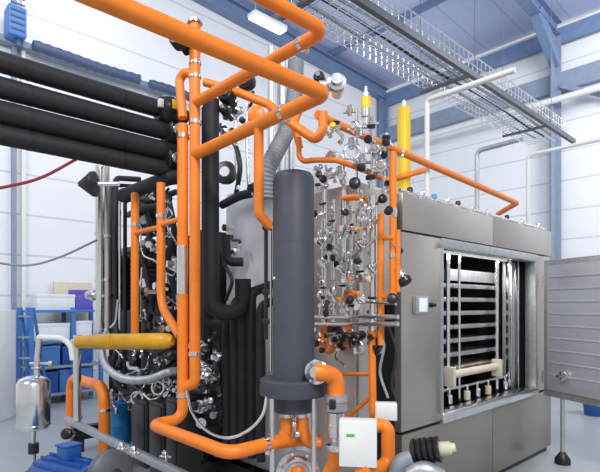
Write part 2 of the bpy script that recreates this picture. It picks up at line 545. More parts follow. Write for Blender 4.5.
# things on the hall floor far right
c = U(586, 372, x=10.6)
g = G().bb((10.5, c.y - 1.6, 0), (11.6, c.y + 0.9, 0.45), 0.02)
g.out('storage_chest', 'skid', None, 'low dark chest on the floor far behind the open steel door', 'chest')
c = U(594, 415, z=0.0)
q = empty('floor_scrubber', c + V((0, 0, 0)), 'small blue bin on the floor below the open steel door', 'bin')
G().lathe((c.x, c.y, 0), Z, [(0, 0.12), (0.02, 0.13), (0.38, 0.16), (0.4, 0.165), (0.42, 0.16)]).out('bin_body', 'blue', q)
q.name = 'waste_bin'
G().lathe((c.x, c.y, 0.42), Z, [(0, 0.165), (0.03, 0.165), (0.05, 0.1)]).out('lid', 'skid', q)

# wire mesh cable tray high over the cabinet
YT0, YT1, ZT = 2.40, 2.92, 3.90
tray = empty('cable_tray', (4.4, 2.66, ZT), 'long galvanised wire mesh cable tray hung above the steel cabinet', 'cable tray')
g = G()
xs0, xs1 = 1.6, 7.35
nx = int((xs1 - xs0) / 0.09)
for i in range(nx + 1):
    x = xs0 + i * 0.09
    g.sweep([(x, YT0, ZT + 0.2), (x, YT0, ZT), (x, YT1, ZT), (x, YT1, ZT + 0.2)], 0.0055, 5)
for y in [YT0 + i * (YT1 - YT0) / 6 for i in range(7)]:
    g.sweep([(xs0, y, ZT), (xs1, y, ZT)], 0.0055, 5)
for y in (YT0, YT1):
    for zz in (0.1, 0.2): g.sweep([(xs0, y, ZT + zz), (xs1, y, ZT + zz)], 0.006, 5)
g.out('wire_mesh', 'steel', tray)
G().bar((xs0, YT0 - 0.03, ZT - 0.03), (xs1 + 0.15, YT0 - 0.03, ZT - 0.03), 0.045, 0.06).out('support_rail', 'darksteel', tray)
g = G()
for x in (2.6, 4.6, 6.6):
    g.bar((x, YT0 - 0.05, ZT - 0.02), (x, YT1 + 0.05, ZT - 0.02), 0.04, 0.025)
    for y in (YT0 - 0.05, YT1 + 0.05): g.cyl((x, y, ZT - 0.02), (x, y, roofz(x) + 0.3), 0.003, 6)
g.out('hanger', 'darksteel', tray)
for i, (dy, m) in enumerate(((0.12, 'hose'), (0.22, 'skid'), (0.35, 'hose'))):
    pts = [(xs0 + j * 0.5, YT0 + dy + 0.02 * math.sin(j * 1.3 + i), ZT + 0.022) for j in range(12)]
    G().sweep(spline(pts, 3), 0.014, 8).out('tray_cable', m, None, ('thin grey cable lying nearest the dark rail in the wire tray', 'black cable lying along the middle of the wire tray', 'thin grey cable lying at the far side of the wire tray')[i], 'cable', 'cables in the wire tray')

# vent pipes over the cabinet
a = U(427, 183, y=2.35)
b = U(427, 100, y=2.35)
e = U(515, 74, x=a.x)
top = V((a.x, 2.35, b.z))
pipe('vent_pipe', [(a.x, 2.35, HT), top, (a.x, e.y, b.z)], 0.023, 'white', 'white elbowed vent pipe rising beside the yellow cylinder, open end right', bend=0.035)
a = U(528, 212, y=2.30); b = U(528, 155, y=2.30)
pipe('vent_pipe', [(a.x, 2.30, HT), (a.x, 2.30, b.z), (a.x, 0.9, b.z)], 0.021, 'white', 'white elbowed vent pipe running off the right edge above the door', bend=0.06)
a = U(477, 180, y=3.6); b = U(477, 151, y=3.6)
pipe('vent_pipe', [(a.x, 3.6, HT), (a.x, 3.6, b.z), (a.x, 2.9, b.z + 0.02)], 0.035, 'steelmatte', 'grey elbowed vent pipe behind the two white vent pipes', bend=0.08)

# yellow upright cylinder
a = U(404, 172, y=2.5)
yc = empty('pressure_cylinder', (a.x, 2.5, HT), 'tall yellow cylinder standing on top of the steel cabinet', 'cylinder')
zt = U(404, 108, y=2.5).z
G().lathe((a.x, 2.5, HT), Z, [(0, 0.03), (0.03, 0.057), (zt - HT - 0.02, 0.057), (zt - HT, 0.05)]).out('cylinder_body', 'yellow', yc)
G().lathe((a.x, 2.5, zt), Z, [(0, 0.02), (0.05, 0.02), (0.07, 0.008)]).out('tip', 'white', yc)

# fittings line along the cabinet top
g = G().tube([(X0 + 0.05, YF + 0.05, HT + 0.035), (X1 - 0.05, YF + 0.05, HT + 0.035)], 0.013, n=10)
g.out('top_tube', 'steel', None, 'thin steel tube along the top front edge of the cabinet', 'tube')
FN = ('first', 'second', 'third', 'fourth', 'fifth', 'sixth', 'seventh', 'eighth', 'ninth', 'tenth')
for i, px in enumerate((410, 422, 434, 447, 458, 472, 488, 507, 522, 538)):
    x = U(px, 200, y=YF + 0.05).x
    q = empty('tube_fitting', (x, YF + 0.05, HT), '%s fitting from the left on the cabinet top, %s' % (('small black', 'small steel', 'small blue')[0 if i in (0, 4, 7) else 2 if i == 2 else 1], FN[i]), 'fitting', 'fittings on the cabinet top')
    G().lathe((x, YF + 0.05, HT), Z, [(0, 0.02), (0.035, 0.02), (0.037, 0.016), (0.042, 0.016)], 8).out('base', 'steel', q)
    G().lathe((x, YF + 0.05, HT + 0.042), Z, [(0, 0.022), (0.026, 0.022), (0.034, 0.015)], 10).out('cap', ('plastic', 'steel', 'skyblue')[0 if i in (0, 4, 7) else 2 if i == 2 else 1], q)

# ---------------------------------------------------------------- machine frame and housings behind the pipework
skid = empty('machine_skid', (2.3, 3.6, 0), 'black steel base frame under the orange pipework', 'frame')
g = G()
for y in (1.75, 3.6, 5.6): g.bar((1.9, y, 0.2), (2.9, y, 0.2), 0.1, 0.14)
g.bar((2.4, 1.75, 0.2), (2.4, 5.6, 0.2), 0.1, 0.14)
g.out('cross_beam', 'skid', skid)
for x in (1.95, 2.85):
    for y in (1.75, 3.6, 5.6): G().bb((x - 0.06, y - 0.06, 0), (x + 0.06, y + 0.06, 0.13)).out('foot', 'skid', skid)

ca = empty('condenser_housing', (2.68, 2.28, 0.27), 'warm grey steel housing behind the valve manifold, right of slate vessel', 'housing')
G().bb((2.48, 2.06, 0.27), (2.62, 2.50, 1.62), 0.02).out('lower_casing', 'panelwarm', ca)
G().bb((2.48, 2.06, 1.62), (2.88, 2.50, 2.40), 0.02).out('upper_casing', 'panelwarm', ca)
G().bb((2.46, 2.08, 0.3), (2.485, 2.48, 1.30), 0.004).out('lower_cover', 'panelwarm', ca)
G().bb((2.46, 2.08, 1.34), (2.485, 2.48, 2.36), 0.004).out('upper_cover', 'panelwarm', ca)
cb = empty('ice_condenser', (2.7, 3.08, 0.27), 'pale steel housing between the black riser pipe and the slate vessel', 'housing')
G().bb((2.52, 2.54, 0.27), (2.90, 3.62, 2.58), 0.03).out('casing', 'palepanel', cb)
G().bb((2.50, 2.6, 1.0), (2.525, 3.56, 2.5), 0.006).out('cover', 'palepanel', cb)
cc = empty('compressor_cabinet', (2.65, 4.65, 0.27), 'black equipment rack behind the twin orange risers at the left', 'rack')
G().bb((2.42, 3.66, 0.27), (2.90, 5.62, 2.25), 0.02).out('back_panel', 'skid', cc)
for y in (3.7, 4.35, 5.0, 5.58): G().bar((2.36, y, 0.27), (2.36, y, 2.25), 0.06, 0.06).out('upright', 'skid', cc)
g = G()
for z in (0.6, 1.15, 1.7, 2.2): g.bar((2.36, 3.68, z), (2.36, 5.6, z), 0.05, 0.05)
g.out('cross_rail', 'skid', cc)

# compressors: ribbed black bodies with steel heads
def compressor(loc, h, r, label):
    q = empty('compressor', loc, label, 'compressor', 'compressors in the black rack')
    prof = [(0, r * 0.9), (0.03, r)]
    s = 0.05
    while s < h - 0.06:
        prof += [(s, r), (s + 0.008, r * 0.9), (s + 0.022, r * 0.9), (s + 0.03, r)]
        s += 0.045
    prof += [(h - 0.03, r), (h, r * 0.8)]
    G().lathe(loc, Z, prof, 22).out('body', 'skid', q)
    G().lathe(V(loc) + Z * h, Z, [(0, r * 0.55), (0.05, r * 0.55), (0.06, r * 0.4), (0.09, r * 0.2)], 14).out('head', 'steelmatte', q)
    G().box(V(loc) + V((-r * 0.95, 0.0, h * 0.6)), (0.07, r, 0.1), 0, 0.01).out('terminal_box', 'plastic', q)
    G().lathe(V(loc) + V((-r * 0.5, -r * 0.7, h * 0.3)), V((-1, -1, 0)), [(0, 0.03), (r * 0.5, 0.03), (r * 0.5 + 0.02, 0.04), (r * 0.5 + 0.05, 0.04)], 12).out('port', 'steel', q)
    return q


for (px, py, h, r, lb) in ((119, 310, 0.55, 0.12, 'ribbed black compressor in the rack left of the orange risers, middle level'),
                           (149, 300, 0.50, 0.12, 'ribbed black compressor between the two thinner orange risers, middle level'),
                           (149, 235, 0.36, 0.11, 'ribbed black compressor between the two thinner orange risers, upper level'),
                           (150, 440, 0.34, 0.13, 'ribbed black compressor low behind the orange elbow'),
                           (205, 430, 0.36, 0.13, 'ribbed black compressor low behind the big lower orange pipe')):
    c = U(px, py, x=2.16)
    compressor((c.x, c.y, c.z), h, r, lb)

# couplings, small steel fittings spread over the black rack
pos = ((146, 205), (151, 218), (147, 246), (152, 262), (146, 281), (169, 215), (170, 234), (172, 258), (174, 280), (171, 300), (128, 262), (127, 285), (144, 318), (170, 318), (202, 345), (205, 365), (213, 372), (206, 405))
where = ('between the thinner orange risers, first from top', 'between the thinner orange risers, second from top', 'between the thinner orange risers, third from top', 'between the thinner orange risers, fourth from top', 'between the thinner orange risers, fifth from top',
         'left of the twin orange risers, first from top', 'left of the twin orange risers, second from top', 'left of the twin orange risers, third from top', 'left of the twin orange risers, fourth from top', 'left of the twin orange risers, fifth from top',
         'left of the leftmost orange riser, upper of two', 'left of the leftmost orange riser, lower of two', 'just above the ochre cylinder, left one', 'just above the ochre cylinder, right one',
         'right of the twin orange risers, topmost of four', 'right of the twin orange risers, second of four', 'right of the twin orange risers, third of four', 'right of the twin orange risers, lowest of four')


def coupling(c, s, label, ax=None, m='steel', group='couplings on the black rack'):
    ax = V(ax or (-1, -0.35, 0)).normalized()
    q = empty('pipe_coupling', V(c), label, 'coupling', group)
    G().lathe(V(c), ax, [(0, s * 0.6), (s * 0.8, s * 0.6), (s * 0.85, s), (s * 1.5, s), (s * 1.55, s * 0.7), (s * 2.4, s * 0.7), (s * 2.6, s * 0.5)], 14).out('body', m, q)
    G().lathe(V(c) + ax * s * 0.9, ax.cross(Z), [(-s * 1.6, s * 0.3), (s * 1.6, s * 0.3)], 10).out('bolt', 'steelmatte', q)
    return q


for i, (p, w) in enumerate(zip(pos, where)):
    x = 2.30 if p[0] < 180 else 2.05
    coupling(U(*p, x=x), 0.034 + 0.008 * (i % 3), 'small steel coupling ' + w)

# black hoses over the rack
hl = ('black hose curving from the ochre cylinder down to the left', 'black hose looping between the thinner orange risers', 'black hose hanging left of the twin orange risers', 'black hose along the top of the black rack')
for i, pts in enumerate((((112, 300, 2.1), (118, 340, 1.95), (112, 372, 1.9), (126, 392, 1.95), (150, 388, 2.0)),
                         ((142, 200, 2.1), (150, 230, 2.0), (144, 262, 2.0), (152, 300, 2.05), (147, 330, 2.1)),
                         ((168, 196, 2.1), (174, 232, 2.0), (168, 262, 2.0), (176, 300, 2.05), (168, 330, 2.1)),
                         ((112, 205, 2.15), (130, 196, 2.1), (150, 200, 2.1), (176, 192, 2.15)))):
    G().sweep(spline([U(a, b, x=c) for a, b, c in pts]), 0.026, 10).out('rubber_hose', 'black', None, hl[i], 'hose', 'black hoses on the rack')
# pale ribbed hoses under the ochre cylinder
def ribbed(pts, r, name, m, label, cat, group=None, pitch=0.022, n=12):
    pts = spline(pts, 14)
    # resample
    out = [pts[0]]; acc = 0
    for a, b in zip(pts, pts[1:]):
        L = (b - a).length
        while acc + L >= pitch / 2:
            t = (pitch / 2 - acc) / L
            a = a + (b - a) * t
            out.append(a); L = (b - a).length; acc = 0
        acc += L
    rad = [r * (1.0 if i % 2 else 0.86) for i in range(len(out))]
    return G().sweep(out, rad, n).out(name, m, None, label, cat, group)


ribbed([U(101, 348, x=1.95), U(106, 366, x=1.82), U(122, 378, x=1.78), U(146, 380, x=1.82), U(170, 372, x=1.9), U(180, 372, x=2.0)], 0.036, 'ribbed_hose', 'steelmatte', 'pale grey ribbed hose curving below the ochre cylinder', 'hose', 'pale hoses under the ochre cylinder')
G().sweep(spline([U(118, 385, x=2.0), U(128, 402, x=1.9), U(140, 392, x=1.9), U(152, 400, x=1.9), U(168, 392, x=2.0)]), 0.012, 8).out('tube_loop', 'steel', None, 'thin steel tube wriggling under the ribbed pale hose', 'tube')
for i, (px, py, lb) in enumerate(((158, 388, 'steel ring clamp hanging under the ribbed pale hose, right one'), (137, 398, 'steel ring clamp hanging under the ribbed pale hose, left one'))):
    G().ring(U(px, py, x=1.86), V((-0.8, -0.6, 0.1)), 0.05, 0.009).out('hose_clamp', 'steel', None, lb, 'clamp', 'ring clamps under the ochre cylinder')

# ochre cylinder
a, b = U(77, 342, d=3.62), U(173, 341, d=3.36)
oc = empty('oil_separator', (a + b) / 2 - Z * 0.05, 'ochre yellow cylinder lying across the orange risers', 'cylinder')
L = (b - a).length
G().lathe(a, b - a, [(0, 0.03), (0.012, 0.047), (0.15, 0.048), (0.16, 0.056), (L - 0.08, 0.056), (L - 0.03, 0.05), (L, 0.03)], 24).out('cylinder_body', 'ochre', oc)
G().lathe(a - (b - a).normalized() * 0.05, b - a, [(0, 0.02), (0.055, 0.02)], 12).out('end_port', 'steel', oc)
G().lathe(a + (b - a) * 0.38, b - a, [(0, 0.0585), (0.02, 0.0585)], 24).out('band', 'ochre', oc)

# ---------------------------------------------------------------- black insulated pipes at the left
ZB = [3.03, 2.86, 2.67, 2.545]
yb = 3.42
defs = ((3.07, 0.064, 1.80, 'topmost'), (2.915, 0.066, 1.93, 'second from top'), (2.765, 0.072, 1.96, 'third from top'), (2.628, 0.060, 1.90, 'lowest'))
for i, (z, r, xe, w) in enumerate(defs):
    o = G().cyl((-0.6, yb, z), (xe, yb, z), r, 22).out('insulated_pipe', 'black', None, 'thick black insulated pipe entering from the left, %s of four' % w, 'pipe', 'black pipes from the left')
    for xx in (0.9, 1.5):
        G().lathe((xx, yb, z), X, [(0, r), (0, r * 1.02), (0.012, r * 1.02), (0.012, r)], 22).out('joint_tape', 'plastic', o)
# valve at the end of the topmost pipe
vc = V((1.86, yb, 3.07))
v = empty('pipe_valve', vc, 'black valve with yellow tag on the end of the topmost black pipe', 'valve')
G().lathe(vc - X * 0.06, X, [(-0.03, 0.07), (-0.01, 0.10), (0.03, 0.115), (0.08, 0.115), (0.12, 0.10), (0.15, 0.06), (0.22, 0.05)], 24).out('body', 'plastic', v)
G().box(vc + V((0.0, -0.115, 0.02)), (0.05, 0.012, 0.07), 0, 0.002).out('tag', 'yellow', v, 'yellow tag')
G().box(vc + V((-0.10, -0.078, 0.012)), (0.035, 0.03, 0.06), 0, 0.002).out('tag', 'white', v, 'white tag')
for i, (z, xe) in enumerate(((2.915, 1.84), (2.70, 1.83))):
    vc = V((xe + 0.05, yb, z))
    v = empty('pipe_valve', vc, 'black valve body on the end of the %s' % ('second black pipe from the left edge stack' if i == 0 else 'two lowest black pipes'), 'valve')
    G().lathe(vc - X * 0.06, X, [(0, 0.07), (0.02, 0.10), (0.10, 0.10), (0.12, 0.06), (0.16, 0.05)], 20).out('body', 'plastic', v)
    G().lathe(vc - Y * 0.07, -Y, [(0, 0.04), (0.03, 0.04), (0.04, 0.02)], 14).out('bonnet', 'steel', v)
# short black insulated branches below the bundle
pipe('insulated_branch', [U(122, 196, x=1.75), U(168, 178, x=1.85), U(185, 176, x=1.95)], 0.055, 'black', 'short thick black branch pipe under the four black pipes', bend=0.1)
pipe('insulated_branch', [U(128, 215, x=2.2), U(143, 208, x=2.0), U(168, 205, x=2.1)], 0.03, 'black', 'thin black branch pipe below the thick black branch', bend=0.08)
# black riser with U bend
c = V((1.93, 2.94, 0)); dd = SA * c.x + CA * c.y
zt = EYE + 205 / FPX * dd; zb = EYE - 12 / FPX * dd
e1 = U(243, 285, x=2.15)
zu = zb + 0.03
pipe('insulated_riser', [(c.x, c.y, zt), (c.x, c.y, zu), (e1.x, e1.y, zu), (e1.x, e1.y, zu + 0.24)], 0.058, 'black', 'thick black riser pipe with a U bend right of the orange risers', bend=0.10, n=22)
pipe('insulated_riser', [U(205.5, 108, d=3.62), U(205.5, 323, d=3.62), U(222, 324, d=3.62)], 0.03, 'black', 'thin black riser pipe hugging the left of the thick U bend riser', bend=0.07)
pipe('insulated_branch', [U(243, 262, d=3.78), U(226, 262, d=3.78), U(226, 235, d=3.78)], 0.035, 'black', 'black branch pipe above the U bend of the riser', bend=0.06)
wn = ('leftmost', 'second from left', 'middle', 'fourth from left', 'rightmost')
for i, px in enumerate((226, 234, 243, 252, 261)):
    p = U(px, 300, x=2.2)
    zt = U(px, (312, 296, 290, 286, 300)[i], x=2.2).z
    pipe('insulated_downpipe', [(p.x, p.y, 0.5), (p.x, p.y, zt - 0.04), (p.x + 0.2, p.y, zt + 0.02)], 0.032 if i != 2 else 0.037, 'black', 'black insulated downpipe left of the slate vessel, %s of five' % wn[i], group='row of black downpipes', bend=0.06)
# round black and chrome porthole behind riser
c = U(228, 176, x=2.3)
q = empty('sight_glass', c, 'round black rimmed sight glass right of the thick black riser', 'sight glass')
G().lathe(c, V((-0.75, -0.6, 0.1)), [(0, 0.07), (0.05, 0.07), (0.055, 0.09), (0.085, 0.09), (0.09, 0.075)], 24).out('rim', 'plastic', q)
G().lathe(c + V((-0.75, -0.6, 0.1)).normalized() * 0.088, V((-0.75, -0.6, 0.1)), [(0, 0.045), (0.012, 0.04)], 24).out('glass', 'steelmatte', q)
# slender black tubes left
wn = ('leftmost', 'second', 'third', 'rightmost')
for i, px in enumerate((111, 115.5, 120, 125)):
    zt = U(px, (185, 178, 188, 200)[i], x=2.0).z; p = U(px, 300, x=2.0)
    pipe('slim_tube', [(p.x, p.y, 0.75), (p.x, p.y, zt), (p.x + 0.25, p.y, zt + 0.03)], (0.02, 0.027, 0.012, 0.018)[i], ('skid', 'black', 'steel', 'black')[i], 'slim upright tube right of the tall steel pipe, %s of four' % wn[i], 'tube', 'slim upright tubes', bend=0.05)
# black lamp cone
c = U(95, 184, x=1.6)
q = empty('horn', c, 'black cone shaped horn under the black pipes at the left', 'horn')
ax = V((-CA, SA, 0.0))
G().lathe(c, ax, [(0, 0.105), (0.02, 0.105), (0.12, 0.03), (0.135, 0.02)], 24).out('cone', 'skid', q)
G().lathe(c - ax * 0.06, ax, [(-0.14, 0.02), (0.07, 0.02)], 12).out('stem', 'steel', q)
# tall stainless pipes
for px, r, lb, m in ((100, 0.042, 'tall stainless steel pipe standing left of the machine', 'steel'), (107, 0.020, 'slimmer brownish pipe beside the tall stainless pipe', 'panelwarm')):
    p = U(px, 300, x=1.72)
    zt = U(px, 166, x=1.72).z; zb = U(px, 332, x=1.72).z
    o = G().cyl((p.x, p.y, zb), (p.x, p.y, zt), r, 18).out('steel_pipe', m, None, lb, 'pipe')
    for zz in (zb + 0.02, zb + 0.45, zt - 0.6): clampring(o, (p.x, p.y, zz), Z, r)
p = U(100, 295, x=1.70)
coupling(p + V((0, 0.05, 0)), 0.05, 'steel tee fitting crossing the tall stainless pipe', (-0.4, 0.9, 0))
coupling(U(112, 296, x=1.8), 0.045, 'dark fitting between the tall stainless pipe and the orange riser', (-0.5, 0.8, 0), 'skid')
pipe('tube_bend', [U(104, 322, x=1.85), U(104, 335, x=1.85), U(116, 322, x=1.85), U(118, 300, x=1.85)], 0.012, 'steel', 'thin steel tube bent in a hook at the foot of the slim tubes', 'tube', bend=0.08)

# ---------------------------------------------------------------- orange pipework
OP = 'orange pipes'
CXO, CYO = 1.74, 1.66
zA, zB = 2.625, 2.93
yV = 2.84
pipe('orange_pipe', [(0.0, CYO, zA), (CXO, CYO, zA), (CXO, yV, zA - 0.035)], 0.037, 'orange', 'thick orange pipe crossing the top left, elbowed back above the slate vessel', bend=0.04, n=24,
     clamps=[((CXO, CYO + 0.30, zA - 0.007), Y)])
pipe('orange_pipe', [(0.3, CYO, zB), (CXO, CYO, zB), (CXO, yV, zB)], 0.033, 'orange', 'orange pipe elbowed at the very top, above the thick crossing one', bend=0.065, n=20,
     clamps=[((CXO, CYO + 0.16, zB), Y)])
dv = SA * CXO + CA * yV
zt = EYE + 281 / FPX * dv
zb = EYE - 78 / FPX * dv
o = pipe('orange_riser', [(CXO, yV, zt), (CXO, yV, zb), (CXO - 0.04, yV + 0.09, zb - 0.04)], 0.036, 'orange', 'right hand one of the twin tall orange risers, reaching the top', bend=0.05, n=20,
         clamps=[((CXO, yV, 2.80), Z), ((CXO, yV, 1.28), Z)])
G().lathe((CXO, yV, zt), Z, [(0, 0.05), (0.012, 0.05), (0.014, 0.03), (0.03, 0.03)], 20).out('end_cap', 'steel', o, 'grey end cap')
for zz in (3.10, 3.19, 3.28): clampring(o, (CXO, yV, zz), Z, 0.036, 'collar', 'steel', 0.016, False)
x4, y4 = 1.70, 2.925
d4 = SA * x4 + CA * y4
zz4 = EYE - 114 / FPX * d4
x5 = 1.478
zt4 = EYE + 232 / FPX * d4
o = pipe('orange_pipe', [(CXO, yV, zt4 - 0.12), (CXO - 0.01, yV + 0.02, zt4), (x4, y4 + 0.05, zt4), (x4, y4, zt4 - 0.3)], 0.030, 'orange', 'small orange hooked pipe beside the top of the twin risers', bend=0.05)
o = pipe('orange_riser', [(x4, y4, 2.80), (x4, y4, zz4), (x5, y4, zz4), (x5, 2.08, zz4), (1.86, 2.08, zz4)], 0.0365, 'orange', 'left one of the twin tall orange risers, turning forward at its foot to the vessel', bend=0.075, n=20,
         clamps=[((x4, y4, 2.72), Z), ((x4, y4, 1.0), Z), ((1.71, 2.08, zz4), X)])
zz = EYE + 55 / FPX * d4
o2 = G().lathe((x4, y4, EYE + 11 / FPX * d4), Z, [(0, 0.0375), (0.01, 0.0385), (0.31, 0.0385), (0.32, 0.0375)], 20).out('bare_section', 'steel', o, 'bare steel section')
# thinner left risers
p = U(135, 300, x=1.74)
z1_, z0_ = U(135, 193, x=1.74).z, U(135, 338, x=1.74).z
o = G().cyl((p.x, p.y, z0_), (p.x, p.y, z1_), 0.031, 16).out('orange_riser', 'orange', None, 'leftmost thinner orange riser ending at the ochre cylinder', 'pipe', OP)
clampring(o, (p.x, p.y, z1_ - 0.25), Z, 0.031)
p2 = U(161, 300, x=1.74)
za, zb_ = U(161, 183, x=1.74).z, U(161, 306, x=1.74).z
o = pipe('orange_riser', [(p2.x, p2.y, za), (p2.x, p2.y, zb_), (1.70, 2.96, zb_ - 0.2)], 0.031, 'orange', 'thinner orange riser bending right into the twin risers', bend=0.2, clamps=[((p2.x, p2.y, za - 0.24), Z)])
zl = U(147, 230, x=1.74).z
pipe('orange_link', [(p.x, p.y, zl), (p2.x, p2.y, zl)], 0.018, 'orange', 'short orange link between the two thinner orange risers')
zl = U(172, 222, x=1.74).z
pipe('orange_link', [(p2.x, p2.y, zl), (1.71, 2.93, zl)], 0.018, 'orange', 'short orange link from the second thinner riser to the twin risers')
# hanger pipe from the thick crossing one
pipe('orange_pipe', [(CXO, 2.17, zA - 0.02), (CXO, 2.17, 2.11), (CXO + 0.08, 2.17, 2.05)], 0.028, 'orange', 'orange drop pipe hanging left of the slate vessel top', bend=0.05)
# pipes behind the crossing
pipe('orange_pipe', [U(205, 82, d=3.55), U(240, 93, d=3.45), U(268, 104, d=3.35), U(290, 122, d=3.2), U(317, 141, d=3.1), U(323, 128, d=3.1), U(323, 112, d=3.1)], 0.030, 'orange', 'orange pipe slanting behind the crossing pipes to a hooked end', bend=0.05)
pipe('orange_pipe', [U(300, 148, d=3.3), U(294, 124, d=3.3), U(304, 100, d=3.3), U(318, 96, d=3.3)], 0.024, 'orange', 'small orange bend tucked under the thick orange elbow', bend=0.06)
G().lathe(U(257, 117, d=3.3), V((-0.7, -0.7, 0)), [(-0.03, 0.06), (0.05, 0.06), (0.06, 0.045)], 20).out('junction_boss', 'orange', None, 'round orange boss under the crossing of the orange pipes', 'fitting')
pipe('orange_pipe', [U(317, 114, y=2.3), U(330, 121, y=2.3), U(517, 203, y=2.3), U(498, 214, y=2.62)], 0.029, 'orange', 'long orange pipe running down along the cabinet top to the right', bend=0.06,
     clamps=[(U(400, 153, y=2.3), U(517, 203, y=2.3) - U(330, 121, y=2.3))])
pipe('orange_pipe', [U(299, 138, d=3.25), U(299, 162, d=3.25), U(316, 160, d=3.2), U(336, 160, d=3.15), U(362, 169, d=3.1), U(389, 181, d=3.05), U(404, 176, d=3.0), U(424, 170, d=3.1)], 0.018, 'orange', 'thin orange pipe arching over the valve manifold', bend=0.06)
p = U(393, 200, x=2.36)
za, zb_ = U(393, 152, x=2.36).z, U(393, 300, x=2.36).z
o = G().cyl((p.x, p.y, zb_), (p.x, p.y, za), 0.021, 14).out('orange_riser', 'orange', None, 'thin orange riser at the right end of the valve manifold', 'pipe', OP)
for f in (0.3, 0.6): clampring(o, (p.x, p.y, zb_ + (za - zb_) * f), Z, 0.021)

MX = 2.30


def m(px, py, x=MX): return U(px, py, x=x)


def mp(pxs, r, label, x=MX, mt='orange', bend=0.03, name='orange_pipe'):
    return pipe(name, [m(a, b, x) for a, b in pxs], r, mt, label, bend=bend)


mp([(343, 198), (365, 197), (365, 206)], 0.019, 'short orange pipe lying under the black valve knobs of the manifold')
mp([(381, 214), (381, 300), (381, 345)], 0.019, 'slim orange upright left of the rightmost orange riser')
mp([(381, 238), (394, 238)], 0.014, 'upper short orange rung at the right of the manifold')
mp([(378, 297), (396, 297)], 0.015, 'lower short orange rung at the right of the manifold')
mp([(398, 230), (398, 292)], 0.014, 'slim orange upright just left of the cabinet edge', x=2.2)
mp([(345, 308), (345, 292), (354, 290), (354, 308)], 0.014, 'small orange staple shaped pipe in the middle of the manifold')
mp([(321, 327), (323, 350), (332, 352), (336, 340)], 0.017, 'small orange hook pipe right of the slate vessel low')
mp([(349, 318), (349, 333)], 0.014, 'short orange stub above the black levers of the manifold')
mp([(372, 322), (372, 346), (373, 420)], 0.022, 'orange upright beside the grey lower cover of the housing')
mp([(343, 374), (373, 374)], 0.012, 'thin orange crosspiece joining the orange upright')
mp([(374, 394), (358, 408), (344, 420)], 0.013, 'thin orange strut slanting down to the white junction box')
mp([(326, 300), (327, 345)], 0.012, 'thin orange tube hugging the right of the slate vessel')

# ---------------------------------------------------------------- slate vessel
vx, vy = 1.90, 2.08
dv = SA * vx + CA * vy
# keep it on the ray of pixel 293.5
t = (293.5 - CX) / FPX
vx = vy * (CA * t + SA) / (CA - SA * t)
dv = SA * vx + CA * vy


def vz(py): return EYE + (CY - py) / FPX * dv


R = 20.7 / FPX * dv
ves = empty('separator_vessel', (vx, vy, vz(416)), 'tall slate grey insulated vessel standing in the middle', 'vessel')
zt, zr, zl = vz(172), vz(388), vz(411)
prof = [(0, R * 0.9), (0.01, R * 0.93), (zr - zl, R * 0.93), (zr - zl + 0.002, R)]
H = zt - zl
prof += [(H - 0.055, R), (H - 0.03, R * 0.965), (H - 0.012, R * 0.86), (H - 0.002, R * 0.6), (H, R * 0.2)]
G().lathe((vx, vy, zl), Z, prof, 40).out('shell', 'vessel', ves)
G().lathe((vx, vy, vz(394)), Z, [(0, R * 1.0), (0, R * 1.60), (0.01, R * 1.63), (vz(379) - vz(394), R * 1.63), (vz(378) - vz(394), R * 1.58), (vz(378) - vz(394), R * 1.0)], 40).out('support_ring', 'vessel', ves)
for s in (0.35, 0.7):
    G().lathe((vx, vy, zl + (H) * s), Z, [(0, R), (0, R * 1.004), (0.006, R * 1.004), (0.006, R)], 40).out('seam', 'vessel', ves)
# tiny plate
q = ray(277, 278); q = V((0, 0, EYE)) + q * (dv - R * 0.55)
G().lathe(V((vx, vy, q.z)) + V((-0.93, 0.29, 0)).normalized() * R * 0.99, V((-0.93, 0.29, 0)), [(0, 0.008), (0.006, 0.008)], 10).out('stud', 'white', ves)
for px in (272, 314):
    p = U(px, 400, d=dv - 0.13)
    o = G().cyl((p.x, p.y, 0.0), (p.x, p.y, vz(379)), 0.0145, 12).out('support_leg', 'steel', ves)
p = U(294, 400, d=dv + 0.17)
G().cyl((p.x, p.y, 0.0), (p.x, p.y, vz(379)), 0.0145, 12).out('support_leg', 'steel', ves)
# thin pale rod along vessel left side
p = U(271, 300, d=dv + 0.02)
G().cyl((p.x, p.y, vz(372)), (p.x, p.y, vz(228)), 0.007, 8).out('gauge_rod', 'steel', None, 'thin bright rod along the left edge of the slate vessel', 'rod')
p = U(266, 300, d=dv + 0.05)
o = G().tube([(p.x, p.y, vz(222)), (p.x, p.y, vz(340))], 0.012, n=10).out('conduit', 'plastic', None, 'thin black conduit left of the slate vessel', 'conduit')
for py in (226, 292, 322):
    G().box((p.x, p.y, vz(py)), (0.04, 0.04, 0.03), 0.7, 0.004).out('clip', 'plastic', o)
# thick grey flexible duct behind the vessel
ribbed([U(296, 62, d=3.9), U(294, 100, d=3.8), U(288, 128, d=3.7), U(276, 152, d=3.6), U(267, 172, d=3.55), U(266, 200, d=3.55)], 0.065, 'flexible_duct', 'hose', 'thick grey flexible duct curving down behind the slate vessel', 'duct', pitch=0.03, n=16)
